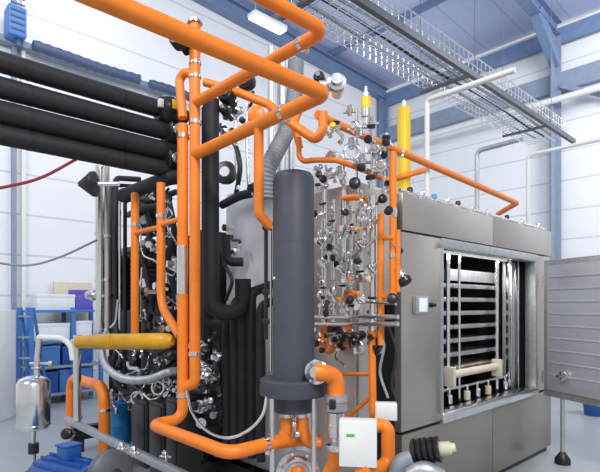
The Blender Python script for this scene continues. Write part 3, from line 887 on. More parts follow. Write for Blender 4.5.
# legs of orange under the vessel
zc = zz4
z416 = vz(414)
for s, px, lb in ((-1, 286.5, 'left orange outlet pipe under the slate vessel'), (1, 302.5, 'right orange outlet pipe under the slate vessel')):
    p = U(px, 420, d=dv - 0.02)
    o = pipe('orange_outlet', [(p.x, p.y, z416 + 0.02), (p.x, p.y, vz(430)), (p.x + s * 0.035 * CA, p.y - s * 0.035 * SA, vz(442)), U(px + s * 19, 443, d=dv - 0.02)] , 0.034 if s < 0 else 0.036, 'orange', lb, bend=0.05)
    G().lathe((p.x, p.y, z416 - 0.01), Z, [(0, 0.045), (0.025, 0.045)], 16).out('flange', 'steel', o)
pipe('orange_pipe', [U(268, 447, d=dv - 0.02), U(290, 442, d=dv + 0.1), U(322, 440, d=dv + 0.02)], 0.030, 'orange', 'orange cross pipe linking the two outlets under the vessel', bend=0.05)
for i, (px, py) in enumerate(((292.5, 424), (296, 434))):
    G().lathe(U(px + 2, py, d=dv - 0.06), V((-SA, -CA, 0)), [(0, 0.016), (0.02, 0.016), (0.025, 0.01)], 8).out('hex_bolt', 'steel', None, 'hex bolt head between the two orange outlets, %s' % ('upper one' if i == 0 else 'lower one'), 'bolt', 'bolts under the vessel')

# elbow run right of the vessel foot
D2 = dv - 0.14
fl = U(318, 372, d=D2)
q = empty('flange_valve', fl, 'large silver flange right of the slate vessel foot', 'flange')
axf = V((-SA - CA * 0.35, -CA + SA * 0.35, 0.1)).normalized()
G().lathe(fl, axf, [(-0.09, 0.035), (0, 0.035), (0.002, 0.062), (0.02, 0.066), (0.03, 0.066), (0.04, 0.05), (0.06, 0.03)], 26).out('disc', 'steel', q)
for k_ in range(6):
    u = axf.cross(Z).normalized(); w = axf.cross(u)
    d_ = u * math.cos(k_ * 1.047) + w * math.sin(k_ * 1.047)
    G().lathe(fl + d_ * 0.055 + axf * 0.025, axf, [(0, 0.009), (0.015, 0.009)], 6).out('bolt', 'steelmatte', q)
el = U(336, 376, d=D2)
pipe('orange_elbow', [fl + axf * 0.05, fl + axf * 0.05 + V((CA, -SA, 0)) * 0.03, el, (el.x, el.y, U(336, 398, d=D2).z)], 0.047, 'orange', 'short thick orange elbow turning down beside the slate vessel foot', bend=0.06, n=20)
zz0 = lambda py: U(336, py, d=D2).z
q = empty('inline_filter', (el.x, el.y, zz0(450)), 'silver clamped inline filter standing under the thick orange elbow', 'filter')
G().lathe((el.x, el.y, zz0(411)), Z, [(0, 0.045), (0.004, 0.06), (0.035, 0.062), (0.04, 0.05), (0.05, 0.05), (0.055, 0.062), (zz0(395) - zz0(411), 0.062), (zz0(394) - zz0(411), 0.05)], 26).out('upper_clamp', 'steelmatte', q)
G().lathe((el.x, el.y, zz0(438)), Z, [(0, 0.025), (0.01, 0.048), (zz0(412) - zz0(438), 0.048), (zz0(411) - zz0(438), 0.03)], 26).out('body', 'steel', q)
G().lathe((el.x, el.y, zz0(450)), Z, [(0, 0.05), (0.02, 0.062), (0.035, 0.062), (0.05, 0.03), (zz0(438) - zz0(450), 0.026)], 26).out('lower_clamp', 'steel', q)
G().box((el.x - 0.06, el.y - 0.03, zz0(402)), (0.05, 0.035, 0.05), 0.7, 0.005).out('latch', 'plastic', q)
pipe('orange_pipe', [(el.x, el.y, zz0(450)), (el.x, el.y, zz0(462)), U(326, 480, d=D2)], 0.042, 'orange', 'thick orange pipe leaving the silver filter at the bottom edge', bend=0.08)
# big round pump face low in the middle
c = U(298, 474, d=dv + 0.08)
ax = V((-SA, -CA, 0.25)).normalized()
q = empty('pump_head', c, 'large round silver pump head at the bottom under the vessel', 'pump')
G().lathe(c, ax, [(-0.10, 0.10), (-0.04, 0.13), (0, 0.135), (0.012, 0.13)], 32).out('housing', 'steelmatte', q)
G().ring(c + ax * 0.012, ax, 0.085, 0.02, 32).out('rim', 'steel', q)
G().lathe(c + ax * 0.01, ax, [(0, 0.05), (0.03, 0.045), (0.04, 0.03)], 20).out('cap', 'orange', q)
u = ax.cross(Z).normalized(); w = ax.cross(u)
for k_ in range(8):
    d_ = u * math.cos(k_ * 0.785 + 0.3) + w * math.sin(k_ * 0.785 + 0.3)
    G().lathe(c + d_ * 0.115 + ax * 0.008, ax, [(0, 0.011), (0.018, 0.011)], 6).out('bolt', 'steel', q)

# junction boxes
c = U(358, 442, d=2.45)
fwd = V((-0.80, -0.6, 0))
jb = empty('junction_box', c - Z * 0.12, 'white junction box with a small green mark, low beside the silver filter', 'junction box')
rz = math.atan2(-0.62, -0.78) - math.pi
G().box(c, (0.09, 0.185, 0.225), rz, 0.008).out('box_body', 'white', jb)
n_ = V((-math.cos(rz), -math.sin(rz), 0)); s_ = V((-math.sin(rz), math.cos(rz), 0))
G().box(c + n_ * 0.047, (0.008, 0.178, 0.218), rz, 0.003).out('lid', 'white', jb)
G().box(c + n_ * 0.052 + s_ * 0.035 + Z * 0.045, (0.003, 0.04, 0.014), rz, 0.001).out('green_mark', 'green', jb, 'green mark')
c = U(386, 411, d=2.75)
jb = empty('junction_box', c - Z * 0.05, 'small white junction box at the right edge of the manifold', 'junction box')
G().box(c, (0.07, 0.12, 0.095), rz, 0.006).out('box_body', 'white', jb)
G().box(c + n_ * 0.036, (0.006, 0.11, 0.085), rz, 0.002).out('lid', 'white', jb)
# orange return pipe lower right of the box
pipe('orange_pipe', [U(374, 425, d=2.6), U(388, 426, d=2.58), U(388, 466, d=2.58), U(372, 468, d=2.5), U(362, 472, d=2.4)], 0.036, 'orange', 'thick orange pipe looping round the right of the white junction box', bend=0.06)
# black plug and grey hose at the lower right
a, b = U(411, 452, d=2.5), U(440, 449, d=2.45)
q = empty('cable_gland', (a + b) / 2 - Z * 0.07, 'black ribbed plug with a cream end in front of the cabinet', 'plug')
dxx = (b - a); L = dxx.length
pr = [(0, 0.04)]
for i in range(5): pr += [(0.01 + i * L / 5, 0.062), (0.01 + (i + 0.6) * L / 5, 0.066), (0.01 + (i + 0.7) * L / 5, 0.055)]
pr += [(L, 0.05)]
G().lathe(a, dxx, pr, 16).out('plug_body', 'plastic', q)
G().lathe(b, dxx, [(0, 0.035), (0.05, 0.032), (0.055, 0.024), (0.075, 0.02)], 14).out('end', 'beige', q)
pipe('grey_hose', [U(395, 478, d=2.5), U(398, 462, d=2.48), U(412, 458, d=2.47)], 0.04, 'hose', 'thick grey hose rising to the black ribbed plug', 'hose', bend=0.1)
pipe('grey_hose', [U(411, 476, d=2.42), U(424, 468, d=2.40), U(440, 478, d=2.40)], 0.045, 'steelmatte', 'short silver hose end at the bottom edge below the black plug', 'hose', bend=0.1)

# ---------------------------------------------------------------- valve manifold
UP = (('first', 324, 190, 322, 0.020), ('second', 333, 200, 330, 0.013), ('third', 343, 190, 318, 0.017), ('fourth', 351, 205, 320, 0.010), ('fifth', 361, 190, 312, 0.011), ('sixth', 373, 196, 332, 0.022))
for nme, px, y0, y1, r in UP:
    o = pipe('manifold_tube', [m(px, y0), m(px, y1)], r, 'steel', 'bright upright steel tube of the valve manifold, %s from the slate vessel' % nme, 'tube', 'upright tubes of the manifold', n=12)
for i, (py, x) in enumerate(((317, 2.27), (324, 2.26))):
    pipe('manifold_rail', [m(316, py, x), m(398, py, x)], 0.014, 'steel', 'horizontal steel rail across the manifold, %s of two' % ('upper' if i == 0 else 'lower'), 'rail')
for i, (pa, pb) in enumerate((((318, 214), (356, 212)), ((320, 246), (350, 262)), ((330, 232), (372, 228)), ((326, 282), (372, 278)), ((340, 300), (396, 304)), ((352, 258), (378, 236)))):
    pipe('manifold_branch', [m(*pa, 2.27), m(*pb, 2.27)], 0.009, 'steel', ('highest thin steel branch tube of the manifold', 'thin steel branch tube slanting down right of the vessel middle', 'second highest thin steel branch tube of the manifold', 'long level thin steel branch tube at the middle of the manifold', 'lowest thin steel branch tube of the manifold', 'thin steel branch tube slanting up to the orange upright')[i], 'tube', n=8)


def lever_valve(c, s, label, m_body='steel', m_h='plastic', rot=0.0, group='valves on the manifold'):
    q = empty('lever_valve', V((0, 0, 0)), label, 'valve', group)
    G().lathe((0, 0, -1.4 * s), Z, [(0, .7 * s), (.5 * s, .7 * s), (.55 * s, s), (2.2 * s, s), (2.25 * s, .7 * s), (2.8 * s, .7 * s)], 10).out('body', m_body, q)
    G().lathe((0, 0, 0), -X, [(0, .4 * s), (1.6 * s, .4 * s), (1.65 * s, .6 * s), (1.9 * s, .6 * s)], 8).out('stem', 'steel', q)
    G().box((-1.8 * s, -1.1 * s, 0), (.35 * s, 3.0 * s, .7 * s), 0, .1 * s).out('lever', m_h, q)
    q.location = c
    q.rotation_euler = (rot, 0, 0.0)
    return q


def knob_valve(c, s, label, group='black knob valves', m_k='plastic', ax=(-0.75, -0.6, 0.25)):
    q = empty('knob_valve', V(c), label, 'valve', group)
    a = V(ax).normalized()
    G().lathe(V(c), a, [(-1.2 * s, .5 * s), (0, .5 * s), (.05 * s, .75 * s), (.3 * s, .75 * s), (.35 * s, .4 * s), (.7 * s, .4 * s)], 12).out('body', 'steel', q)
    G().lathe(V(c) + a * .6 * s, a, [(0, .9 * s), (.1 * s, 1.05 * s), (.8 * s, 1.05 * s), (1.0 * s, .85 * s), (1.1 * s, .5 * s)], 16).out('knob', m_k, q)
    return q


kn = ((355, 186, 'leftmost of the big black knob valves under the arching orange pipe'), (371, 183, 'black knob valve under the arch, touching the leftmost big knob'), (380, 201, 'black knob valve at the top of the slim orange upright'), (392, 213, 'black knob valve on the rightmost orange riser, upper'), (401, 275, 'black knob valve overhanging the left edge of the cabinet'),
      (319, 176, 'black knob valve just right of the vessel top'), (318, 188, 'small black knob valve right of the vessel shoulder'), (344, 214, 'black knob valve between the second and third steel uprights'), (353, 302, 'black knob valve above the two steel rails'), (397, 248, 'small black knob valve on the slim orange upright by the cabinet'), (392, 300, 'black knob valve at the lower end of the rightmost orange riser'))
for i, (px, py, lb) in enumerate(kn):
    knob_valve(m(px, py, 2.22), (0.032, 0.028, 0.025, 0.025, 0.036, 0.02, 0.018, 0.02, 0.025, 0.022, 0.027)[i], lb, ax=((-0.75, -0.6, 0.25), (-0.2, -0.1, 1), (-0.2, -0.8, 0.3), (-0.9, 0.3, 0.5), (0.1, -0.6, -0.9))[i % 5])
ordn = ('first', 'second', 'third', 'fourth', 'fifth', 'sixth')
lv = {324: (205, 232, 262, 288, 306), 333: (222, 254, 292), 343: (236, 268, 286), 351: (226, 254, 280, 306), 361: (214, 244, 272, 300), 373: (222, 268, 298)}
for nme, px, y0, y1, r in UP:
    for j, py in enumerate(lv[px]):
        c = m(px, py, MX)
        lever_valve(c, 0.019 + 0.003 * ((j + px) % 3), 'small valve on the %s steel upright from the vessel, %s from top' % (nme, ordn[j]),
                    'steel' if (j + px) % 4 else 'beige', 'plastic' if (j + px) % 3 == 0 else 'steel', rot=(0, 1.57, 0.6)[(j + px) % 3])
# black lever row under the rails
for i, px in enumerate((344, 352, 361)):
    lever_valve(m(px, 336, 2.24), 0.022, 'black lever valve under the steel rails, %s of three' % ('left', 'middle', 'right')[i], 'plastic', 'plastic', 1.2, 'black levers under the rails')
# orange capped valves in the middle
for i, (px, py) in enumerate(((339, 302), (350, 282), (358, 296), (360, 232), (353, 232))):
    knob_valve(m(px, py, 2.24), 0.017, ('small orange capped valve above the rails, lower left one', 'small orange capped valve above the rails, top one', 'small orange capped valve above the rails, right one', 'small orange capped valve high on the fifth steel upright', 'small orange capped valve left of the fifth steel upright, high')[i], 'orange capped valves', 'orange', (-0.15, -0.1, 1))
# top of the manifold: silver fittings, ring and yellow signal
for i, (px, py) in enumerate(((344, 160), (352, 150), (358, 130), (372, 128), (378, 150), (362, 168), (330, 176), (340, 178), (384, 168), (350, 116))):
    coupling(m(px, py, 2.4), 0.026 + 0.004 * (i % 3), 'silver fitting above the manifold, ' + ('left of the ring handle', 'inside the ring handle', 'left of the yellow signal foot', 'right of the yellow signal foot', 'under the long orange pipe', 'between the ring handle and the black knobs', 'near the vessel top, left', 'near the vessel top, right', 'at the right end of the arch', 'highest of all, beside the long orange pipe')[i], V((-0.3, -0.2, 1)) if i % 2 else None, group='silver fittings above the manifold')
for i, (px, y0, y1) in enumerate(((344, 150, 192), (357, 108, 190), (372, 116, 186), (384, 138, 200))):
    pipe('thin_riser', [m(px, y0, 2.42), m(px, y1, 2.42)], 0.009, 'steel', 'thin steel riser above the manifold, %s from the left' % ordn[i], 'tube', 'thin risers above the manifold', n=8)
for i, (px, py) in enumerate(((336, 127), (355, 128), (371, 131), (386, 142))):
    knob_valve(m(px, py, 2.40), 0.024, 'small dark knob on the long orange pipe, %s from the left' % ordn[i], 'dark knobs along the long orange pipe', ax=(-0.3, -0.3, 1))
G().ring(m(352, 152, 2.3), V((-0.8, -0.6, 0)), 0.045, 0.006).out('ring_handle', 'steel', None, 'thin steel ring handle above the manifold', 'handle')
c = m(366, 128, 2.42)
q = empty('signal_valve', c, 'small valve with yellow barrel in front of the blue roof', 'valve')
sc_ = (SA * c.x + CA * c.y) / FPX
G().lathe(c, Z, [(0, 3 * sc_), (10 * sc_, 3 * sc_), (11 * sc_, 5 * sc_), (19 * sc_, 5 * sc_), (19.5 * sc_, 3 * sc_)], 14).out('base', 'steel', q)
G().lathe(c + Z * 19 * sc_, Z, [(0, 4 * sc_), (0.5 * sc_, 4.8 * sc_), (11 * sc_, 4.8 * sc_), (12 * sc_, 4 * sc_)], 16).out('barrel', 'yellow', q)
G().lathe(c + Z * 31 * sc_, Z, [(0, 3.6 * sc_), (4 * sc_, 3.4 * sc_), (5 * sc_, 1.5 * sc_), (10 * sc_, 1.5 * sc_)], 12).out('tip', 'steel', q)
c = U(333, 127, d=3.1)
knob_valve(c, 0.018, 'tiny yellow green knob at the start of the long orange pipe', 'yellow knob', 'yellow')
# round valves up at the orange crossings
c = U(337, 86, d=2.75)
q = empty('round_valve', c, 'round silver valve cap right of the thick orange elbow', 'valve')
a = V((-SA * 0.9 - 0.2, -CA, 0.1)).normalized()
G().lathe(c, a, [(-0.09, 0.03), (0, 0.03), (0.005, 0.05), (0.03, 0.054), (0.05, 0.05), (0.055, 0.035), (0.08, 0.03)], 24).out('cap', 'steel', q)
G().lathe(c - V((CA, -SA, 0)) * 0.1, V((CA, -SA, 0)), [(0, 0.03), (0.1, 0.03)], 12).out('neck', 'steelmatte', q)
for i, (px, py, r, lb) in enumerate(((247, 82, 0.062, 'big black round valve behind the upper orange pipe, right one'), (228, 97, 0.060, 'big black round valve behind the upper orange pipe, left one'), (180, 42, 0.055, 'black round valve tucked under the thick crossing orange pipe'), (320, 80, 0.04, 'small black round valve behind the thick orange elbow'), (226, 112, 0.035, 'small dark round valve right of the black riser top'))):
    c = U(px, py, d=3.5 if i != 2 else 3.2)
    q = empty('round_valve', c, lb, 'valve')
    a = V((-0.8, -0.5, 0.15 if i else -0.2)).normalized()
    G().lathe(c, a, [(-0.1, r * .5), (-0.02, r * .5), (-0.015, r), (0.045, r), (0.06, r * .8)], 22).out('wheel', 'plastic', q)
    G().lathe(c + a * 0.06, a, [(0, r * .45), (0.02, r * .4)], 14).out('hub', 'steel', q)
# pale steel column bundle behind the crossing
for i, (px, w) in enumerate(((272, 0.05), (283, 0.07), (291, 0.04))):
    p = U(px, 100, y=4.4)
    o = G().cyl((p.x, p.y, 0.0), (p.x, p.y, 4.6), w, 14).out('duct_riser', 'steelmatte', None, 'pale steel riser duct behind the crossing orange pipes, %s' % ('left', 'middle', 'right')[i], 'duct', 'pale riser ducts')
# manifold tubes at the right of the vessel's lower panel: cables
for i, pts in enumerate((((376, 330), (384, 345), (380, 372), (388, 398)), ((386, 322), (396, 350), (392, 384), (398, 402)), ((340, 345), (336, 358), (345, 366)))):
    G().sweep(spline([m(a_, b_, 2.3) for a_, b_ in pts]), 0.008, 8).out('thin_cable', ('hose', 'skid', 'steel')[i], None, ('grey cable hanging from the rails to the small white box', 'black cable hanging along the cabinet edge', 'short steel cable beside the thick orange elbow')[i], 'cable')
# loose hoop of pale hose low at centre
G().sweep(spline([U(187, 390, d=3.1), U(192, 412, d=2.95), U(206, 430, d=2.8), U(226, 438, d=2.7), U(246, 432, d=2.65), U(262, 416, d=2.68), U(267, 396, d=2.72)]), 0.0085, 8).out('loose_hose', 'steel', None, 'thin pale hose hanging in a hoop between the risers and the vessel', 'hose')
# fittings in the dark space behind the hoop
for i, (px, py) in enumerate(((196, 350), (206, 358), (216, 384), (214, 408))):
    knob_valve(U(px, py, x=2.1), 0.028, 'dark valve in the gap right of the twin risers, %s from top' % ordn[i], 'valves right of the twin risers', 'steel' if i == 0 else 'plastic')

# black boxes at the foot of the rack
for i, (x0_, x1_, y0_, y1_) in enumerate(((132, 146, 402, 450), (149, 163, 404, 446), (166, 178, 400, 440))):
    a, b = U(x0_, y1_, x=1.85), U(x1_, y0_, x=1.85)
    q = empty('electric_box', V((1.95, (a.y + b.y) / 2, 0.27)), 'black electric box at the foot of the rack, %s of three' % ('left', 'middle', 'right')[i], 'box', 'black boxes at the foot of the rack')
    G().bb((1.85, b.y, 0.27), (2.05, a.y, b.z), 0.01).out('box_body', 'skid', q)
    G().bb((1.84, b.y + 0.02, 0.3), (1.852, a.y - 0.02, b.z - 0.03), 0.004).out('cover', 'plastic', q)

# ---------------------------------------------------------------- lower left corner
rail = G().bar((1.65, 1.3, 0.50), (1.65, 5.0, 0.50), 0.055, 0.06, 0.012)
ro = rail.out('guard_rail', 'steelmatte', None, 'long grey steel rail slanting across the lower left', 'rail')
for y in (2.4, 4.9): G().cyl((1.65, y, 0), (1.65, y, 0.48), 0.02, 12).out('rail_post', 'steelmatte', ro)
for i, (px, py) in enumerate(((123, 452), (135, 456), (166, 460))):
    coupling(U(px, py, d=3.5), 0.028, 'small steel fitting on the long grey rail, %s from left' % ordn[i], V((-0.3, -0.2, 1)), group='fittings along the grey rail')
p = V((1.65, 4.72, 0)); dp_ = SA * 1.65 + CA * 4.72
o = G().cyl((1.65, 4.72, 0.53), (1.65, 4.72, EYE - 30 / FPX * dp_), 0.034, 16).out('steel_post', 'steel', None, 'upright steel pipe standing on the grey rail at the left', 'pipe')
clampring(o, (1.65, 4.72, 0.56), Z, 0.034)
x_ = 1.86
zt = 0.83
pipe('orange_pipe', [(x_, 5.50, 0.30), (x_, 5.50, zt), (x_, 4.62, zt), (x_, 4.62, 0.02)], 0.052, 'orange', 'orange pipe arch behind the grey rail at the lower left', bend=0.14, n=20, clamps=[((x_, 4.62, 0.62), Z)])
# drum
q = empty('plastic_drum', (2.09, 4.88, 0), 'bright blue drum behind the orange arch', 'drum')
L_ = V((2.09, 4.88, 0))
G().lathe(L_, Z, [(0, 0.12), (0.02, 0.13), (0.2, 0.13), (0.21, 0.138), (0.23, 0.13), (0.4, 0.13), (0.41, 0.138), (0.43, 0.13), (0.58, 0.125), (0.62, 0.11)], 24).out('drum_body', 'skyblue', q)
G().lathe(L_ + Z * 0.62 + X * 0.05, Z, [(0, 0.03), (0.03, 0.03)], 12).out('cap', 'skyblue', q)

# stainless filter housing
df = 3.4
c = U(33.5, 430, d=df)
kx = df / FPX
q = empty('filter_housing', c, 'polished stainless steel filter bottle at the far left', 'filter')
G().lathe(c, Z, [(0, 9 * kx), (2 * kx, 14 * kx), (5 * kx, 15.5 * kx), (47 * kx, 15.5 * kx), (51 * kx, 13 * kx), (54 * kx, 6 * kx)], 32).out('bottle', 'steel', q)
G().lathe(c + Z * 5 * kx, Z, [(0, 15.5 * kx), (0, 15.9 * kx), (1.2 * kx, 15.9 * kx), (1.2 * kx, 15.5 * kx)], 32).out('rim', 'steel', q)
G().tube([c + Z * 53 * kx + V((0.02, -0.01, 0)), c + Z * 66 * kx + V((0.02, -0.01, 0)), c + Z * 90 * kx + V((0.03, -0.02, 0))], 3 * kx, n=12).out('neck', 'steel', q)
G().ring(c + Z * 62 * kx + V((0.02, -0.01, 0)), Z, 4.2 * kx, 1.2 * kx).out('collar', 'steelmatte', q)
G().lathe(c + Z * 66 * kx + V((0.06, -0.03, 0)), V((CA, -SA, 0)), [(-0.1, 1.6 * kx), (0.03, 1.6 * kx), (0.035, 3 * kx), (0.06, 3 * kx)], 10).out('side_valve', 'steelmatte', q)
G().cyl(c - Z * 0.5, c + Z * 0.01, 2.4 * kx, 12).out('drain', 'steel', q)
G().lathe(c - Z * 0.12, Z, [(-0.04, 5 * kx), (0.03, 5 * kx)], 10).out('drain_fitting', 'skid', q)
pipe('bracket_pipe', [c + Z * 92 * kx + V((0.03, -0.02, 0)), U(40, 337, d=df), U(62, 338, d=df), U(71, 345, d=df), U(73, 360, d=df)], 0.02, 'white', 'white bent tube above the stainless filter bottle', 'tube', bend=0.08)
# blue motor
a, b = U(44, 480, d=3.1), U(92, 494, d=2.8)
q = empty('electric_motor', (a + b) / 2 - Z * 0.18, 'royal blue electric motor below the stainless filter bottle', 'motor')
ax = (b - a); L = ax.length; ax.normalize()
r = 0.165
G().lathe(a, ax, [(0, r * 0.75), (0.03, r * 0.9), (0.06, r), (L, r), (L + 0.02, r * 1.05), (L + 0.05, r * 1.05)], 32).out('motor_body', 'blue', q)
g = G()
u = ax.cross(Z).normalized(); w = u.cross(ax)
for k_ in range(20):
    an = 2 * math.pi * k_ / 20
    d_ = u * math.cos(an) + w * math.sin(an)
    s1 = a + ax * 0.08 + d_ * (r + 0.008); s2 = a + ax * (L - 0.02) + d_ * (r + 0.008)
    g.bar(s1, s2, 0.012, 0.02) if abs(d_.z) > 0.7 else g.bar(s1, s2, 0.02, 0.012)
g.out('cooling_fin', 'blue', q)
tb = a + ax * L * 0.55 + Z * (r + 0.04)
mt2 = Matrix((ax, u, w)).transposed().to_4x4()
t2 = G().box(tb, (0.11, 0.10, 0.09), 0, 0.012, mt2).out('terminal_box', 'blue', q)
G().box(tb + w * 0.048, (0.12, 0.11, 0.012), 0, 0.004, mt2).out('box_lid', 'blue', t2)
G().lathe(b + ax * 0.05, ax, [(0, r * 1.05), (0.04, r * 1.02), (0.05, r * 0.9)], 32).out('end_shield', 'skid', q)
c = U(108, 474, d=2.65)
q = empty('coupling_guard', c, 'grey dished pump cover right of the blue motor', 'pump')
G().lathe(c, ax, [(-0.03, 0.09), (0, 0.13), (0.04, 0.13), (0.06, 0.10), (0.07, 0.04)], 28).out('cover', 'darksteel', q)
G().lathe(c + ax * 0.06, ax, [(0, 0.04), (0.03, 0.03)], 16).out('hub', 'skid', q)
for i, (px, py, lb) in enumerate(((70, 434, 'black knob valve behind the blue terminal box'), (122, 460, 'dark knob valve by the grey pump cover'))):
    knob_valve(U(px, py, d=3.3), 0.035, lb, 'knob valves near the blue motor')

# ---------------------------------------------------------------- far left: workshop corner
rk = empty('storage_rack', (2.75, 8.5, 0), 'blue steel storage rack along the white wall at the left', 'rack')
rx0, rx1 = U(28, 310, y=8.5).x, U(95, 310, y=8.5).x + 0.1
for x in (rx0, U(73, 310, y=8.5).x, rx1):
    for y in (8.5, 8.95):
        G().bar((x, y, 0), (x, y, 1.56), 0.06, 0.06).out('upright', 'rackblue', rk)
for z in (1.52, 1.03, 0.62, 0.18):
    G().bb((rx0, 8.46, z - 0.04), (rx1, 8.98, z), 0.004).out('shelf', 'rackblue' if z > 1 else 'palesteel', rk)


def carton(px0, px1, py0, h, m_, label, yy=8.52, dep=0.35, zb=1.52, name='carton'):
    a = U(px0, py0, y=yy); b = U(px1, py0, y=yy)
    q = empty(name, ((a.x + b.x) / 2, yy + dep / 2, zb), label, 'box')
    G().bb((a.x, yy, zb), (b.x, yy + dep, zb + h), 0.006).out('box_body', m_, q)
    G().bb((a.x - 0.006, yy - 0.006, zb + h * 0.82), (b.x + 0.006, yy + dep + 0.006, zb + h + 0.004), 0.004).out('lid', m_, q)
    return q


carton(37, 75, 308, 0.25, 'carton', 'wide white carton on the top rack shelf')
carton(76, 93, 308, 0.33, 'violet', 'violet carton on the top rack shelf')
carton(34, 70, 330, 0.27, 'carton', 'wide white carton on the second rack shelf', zb=1.03)
carton(76, 92, 330, 0.30, 'carton', 'narrow white carton on the second rack shelf', zb=1.03)
carton(30, 60, 380, 0.32, 'rackblue', 'blue crate on the third rack shelf, left', zb=0.62, name='crate')
carton(63, 92, 380, 0.30, 'blue', 'dark blue crate on the third rack shelf, right', zb=0.62, name='crate')
carton(30, 58, 400, 0.34, 'blue', 'dark blue crate on the lowest rack shelf, left', zb=0.18, name='crate')
carton(60, 92, 400, 0.36, 'rackblue', 'blue crate on the lowest rack shelf, right', zb=0.18, name='crate')
a = U(54, 290, y=9.1); b = U(92, 283, y=9.1)
G().bb((a.x, 9.1, 0), (b.x, 9.16, b.z), 0.004).out('board', 'beige', None, 'tall beige board leaning on the wall behind the cartons', 'board')
for i, px in enumerate((25, 31)):
    c = U(px, 302, y=8.4)
# lift frame
c = U(25, 400, d=7.2)
lf = empty('step_ladder', (c.x, c.y, 0), 'blue steel step ladder left of the storage rack', 'ladder')
s_ = V((CA, -SA, 0))
zt = U(25, 308, d=7.2).z
for k_ in (-1, 1):
    G().bar(V((c.x, c.y, 0)) + s_ * 0.11 * k_, V((c.x, c.y, zt)) + s_ * 0.09 * k_, 0.05, 0.04).out('side_rail', 'rackblue', lf)
    G().bar(V((c.x, c.y, 0)) + s_ * 0.11 * k_ + V((SA, CA, 0)) * 0.5, V((c.x, c.y, zt)) + s_ * 0.09 * k_ + V((SA, CA, 0)) * 0.05, 0.04, 0.03).out('rear_leg', 'rackblue', lf)
for i in range(5):
    zz = 0.22 + i * (zt - 0.25) / 4.3
    G().bar(V((c.x, c.y, zz)) - s_ * 0.1, V((c.x, c.y, zz)) + s_ * 0.1, 0.08, 0.025).out('tread', 'palesteel', lf)
# white cabinet at the left edge
c = U(4, 400, d=7.0)
wc = empty('tool_locker', (c.x - 0.1, c.y, 0), 'white steel locker at the left edge beside the ladder', 'locker')
zt = U(4, 310, d=7.0).z
G().box((c.x - 0.1, c.y, zt / 2), (0.34, 0.4, zt), -0.76, 0.01).out('locker_body', 'white', wc)
rr = Matrix.Rotation(-0.76, 3, 'Z')
G().box(V((c.x - 0.1, c.y, zt / 2)) + rr @ V((0, -0.205, 0)), (0.31, 0.015, zt - 0.08), -0.76, 0.004).out('locker_door', 'white', wc)
G().lathe(V((c.x - 0.1, c.y, zt * 0.55)) + rr @ V((0.1, -0.21, 0)), rr @ V((0, -1, 0)), [(0, 0.02), (0.03, 0.025)]).out('lock', 'skid', wc)
# cables across the wall
G().sweep(spline([U(-60, 200, d=3.0), U(0, 188, d=3.1), U(40, 178, d=3.2), (1.2, 3.42, 2.58)]), 0.010, 8).out('power_cable', 'red', None, 'dark red cable slung under the black pipes at the left', 'cable')
G().sweep(spline([U(-60, 250, d=3.6), U(0, 263, d=3.8), U(30, 265, d=3.9), U(60, 257, d=4.0), U(97, 240, d=4.2)]), 0.009, 8).out('power_cable', 'hose', None, 'grey sagging cable across the white wall at the left', 'cable')
# dark blue ribbed duct high on the wall
ribbed([U(33, 45, y=YW - 0.3), U(60, 54, y=YW - 0.3), U(100, 68, y=YW - 0.3), U(141, 80, y=YW - 0.3)], 0.095, 'air_hose', 'corr', 'dark blue ribbed air hose high on the white wall', 'hose', pitch=0.16)
ribbed([U(150, 84, y=YW - 0.3), U(168, 89, y=YW - 0.3), U(190, 97, y=YW - 0.3)], 0.095, 'air_hose', 'corr', 'short dark blue ribbed hose piece beyond the end of the long one', 'hose', pitch=0.16)
# heater
c = U(17, 44, y=YW - 0.4)
q = empty('unit_heater', (c.x, YW - 0.3, c.z), 'small blue unit heater high on the wall at the top left', 'heater')
zt = U(15, 6, y=YW - 0.4).z
G().bb((c.x - 0.13, YW - 0.45, c.z + 0.12), (c.x + 0.13, YW - 0.15, zt), 0.02).out('heater_body', 'rackblue', q)
g = G()
for i in range(6): g.bb((c.x - 0.1, YW - 0.465, c.z + 0.2 + i * 0.1), (c.x + 0.1, YW - 0.45, c.z + 0.23 + i * 0.1))
g.out('grille', 'corr', q)
G().cyl((c.x + 0.05, YW - 0.3, c.z), (c.x + 0.05, YW - 0.3, c.z + 0.13), 0.06).out('nozzle', 'corr', q)
# ceiling lamps
for i, (px, py, yy) in enumerate(((272, 26, 7.2),)):
    c = U(px, py, y=yy)
    q = empty('ceiling_lamp', c, 'white strip lamp under the roof behind the upper orange elbow', 'lamp')
    G().bb((c.x - 0.5, yy - 0.12, c.z), (c.x + 0.3, yy + 0.12, c.z + 0.08), 0.02).out('housing', 'white', q)
    G().bb((c.x - 0.48, yy - 0.1, c.z - 0.03), (c.x + 0.28, yy + 0.1, c.z + 0.002), 0.01).out('diffuser', 'lampglow', q)
    g = G()
    for xx in (-0.4, 0.2): g.cyl((c.x + xx, yy, c.z + 0.08), (c.x + xx, yy, roofz(c.x) + 0.2), 0.01, 8)
    g.out('hanger', 'steelmatte', q)

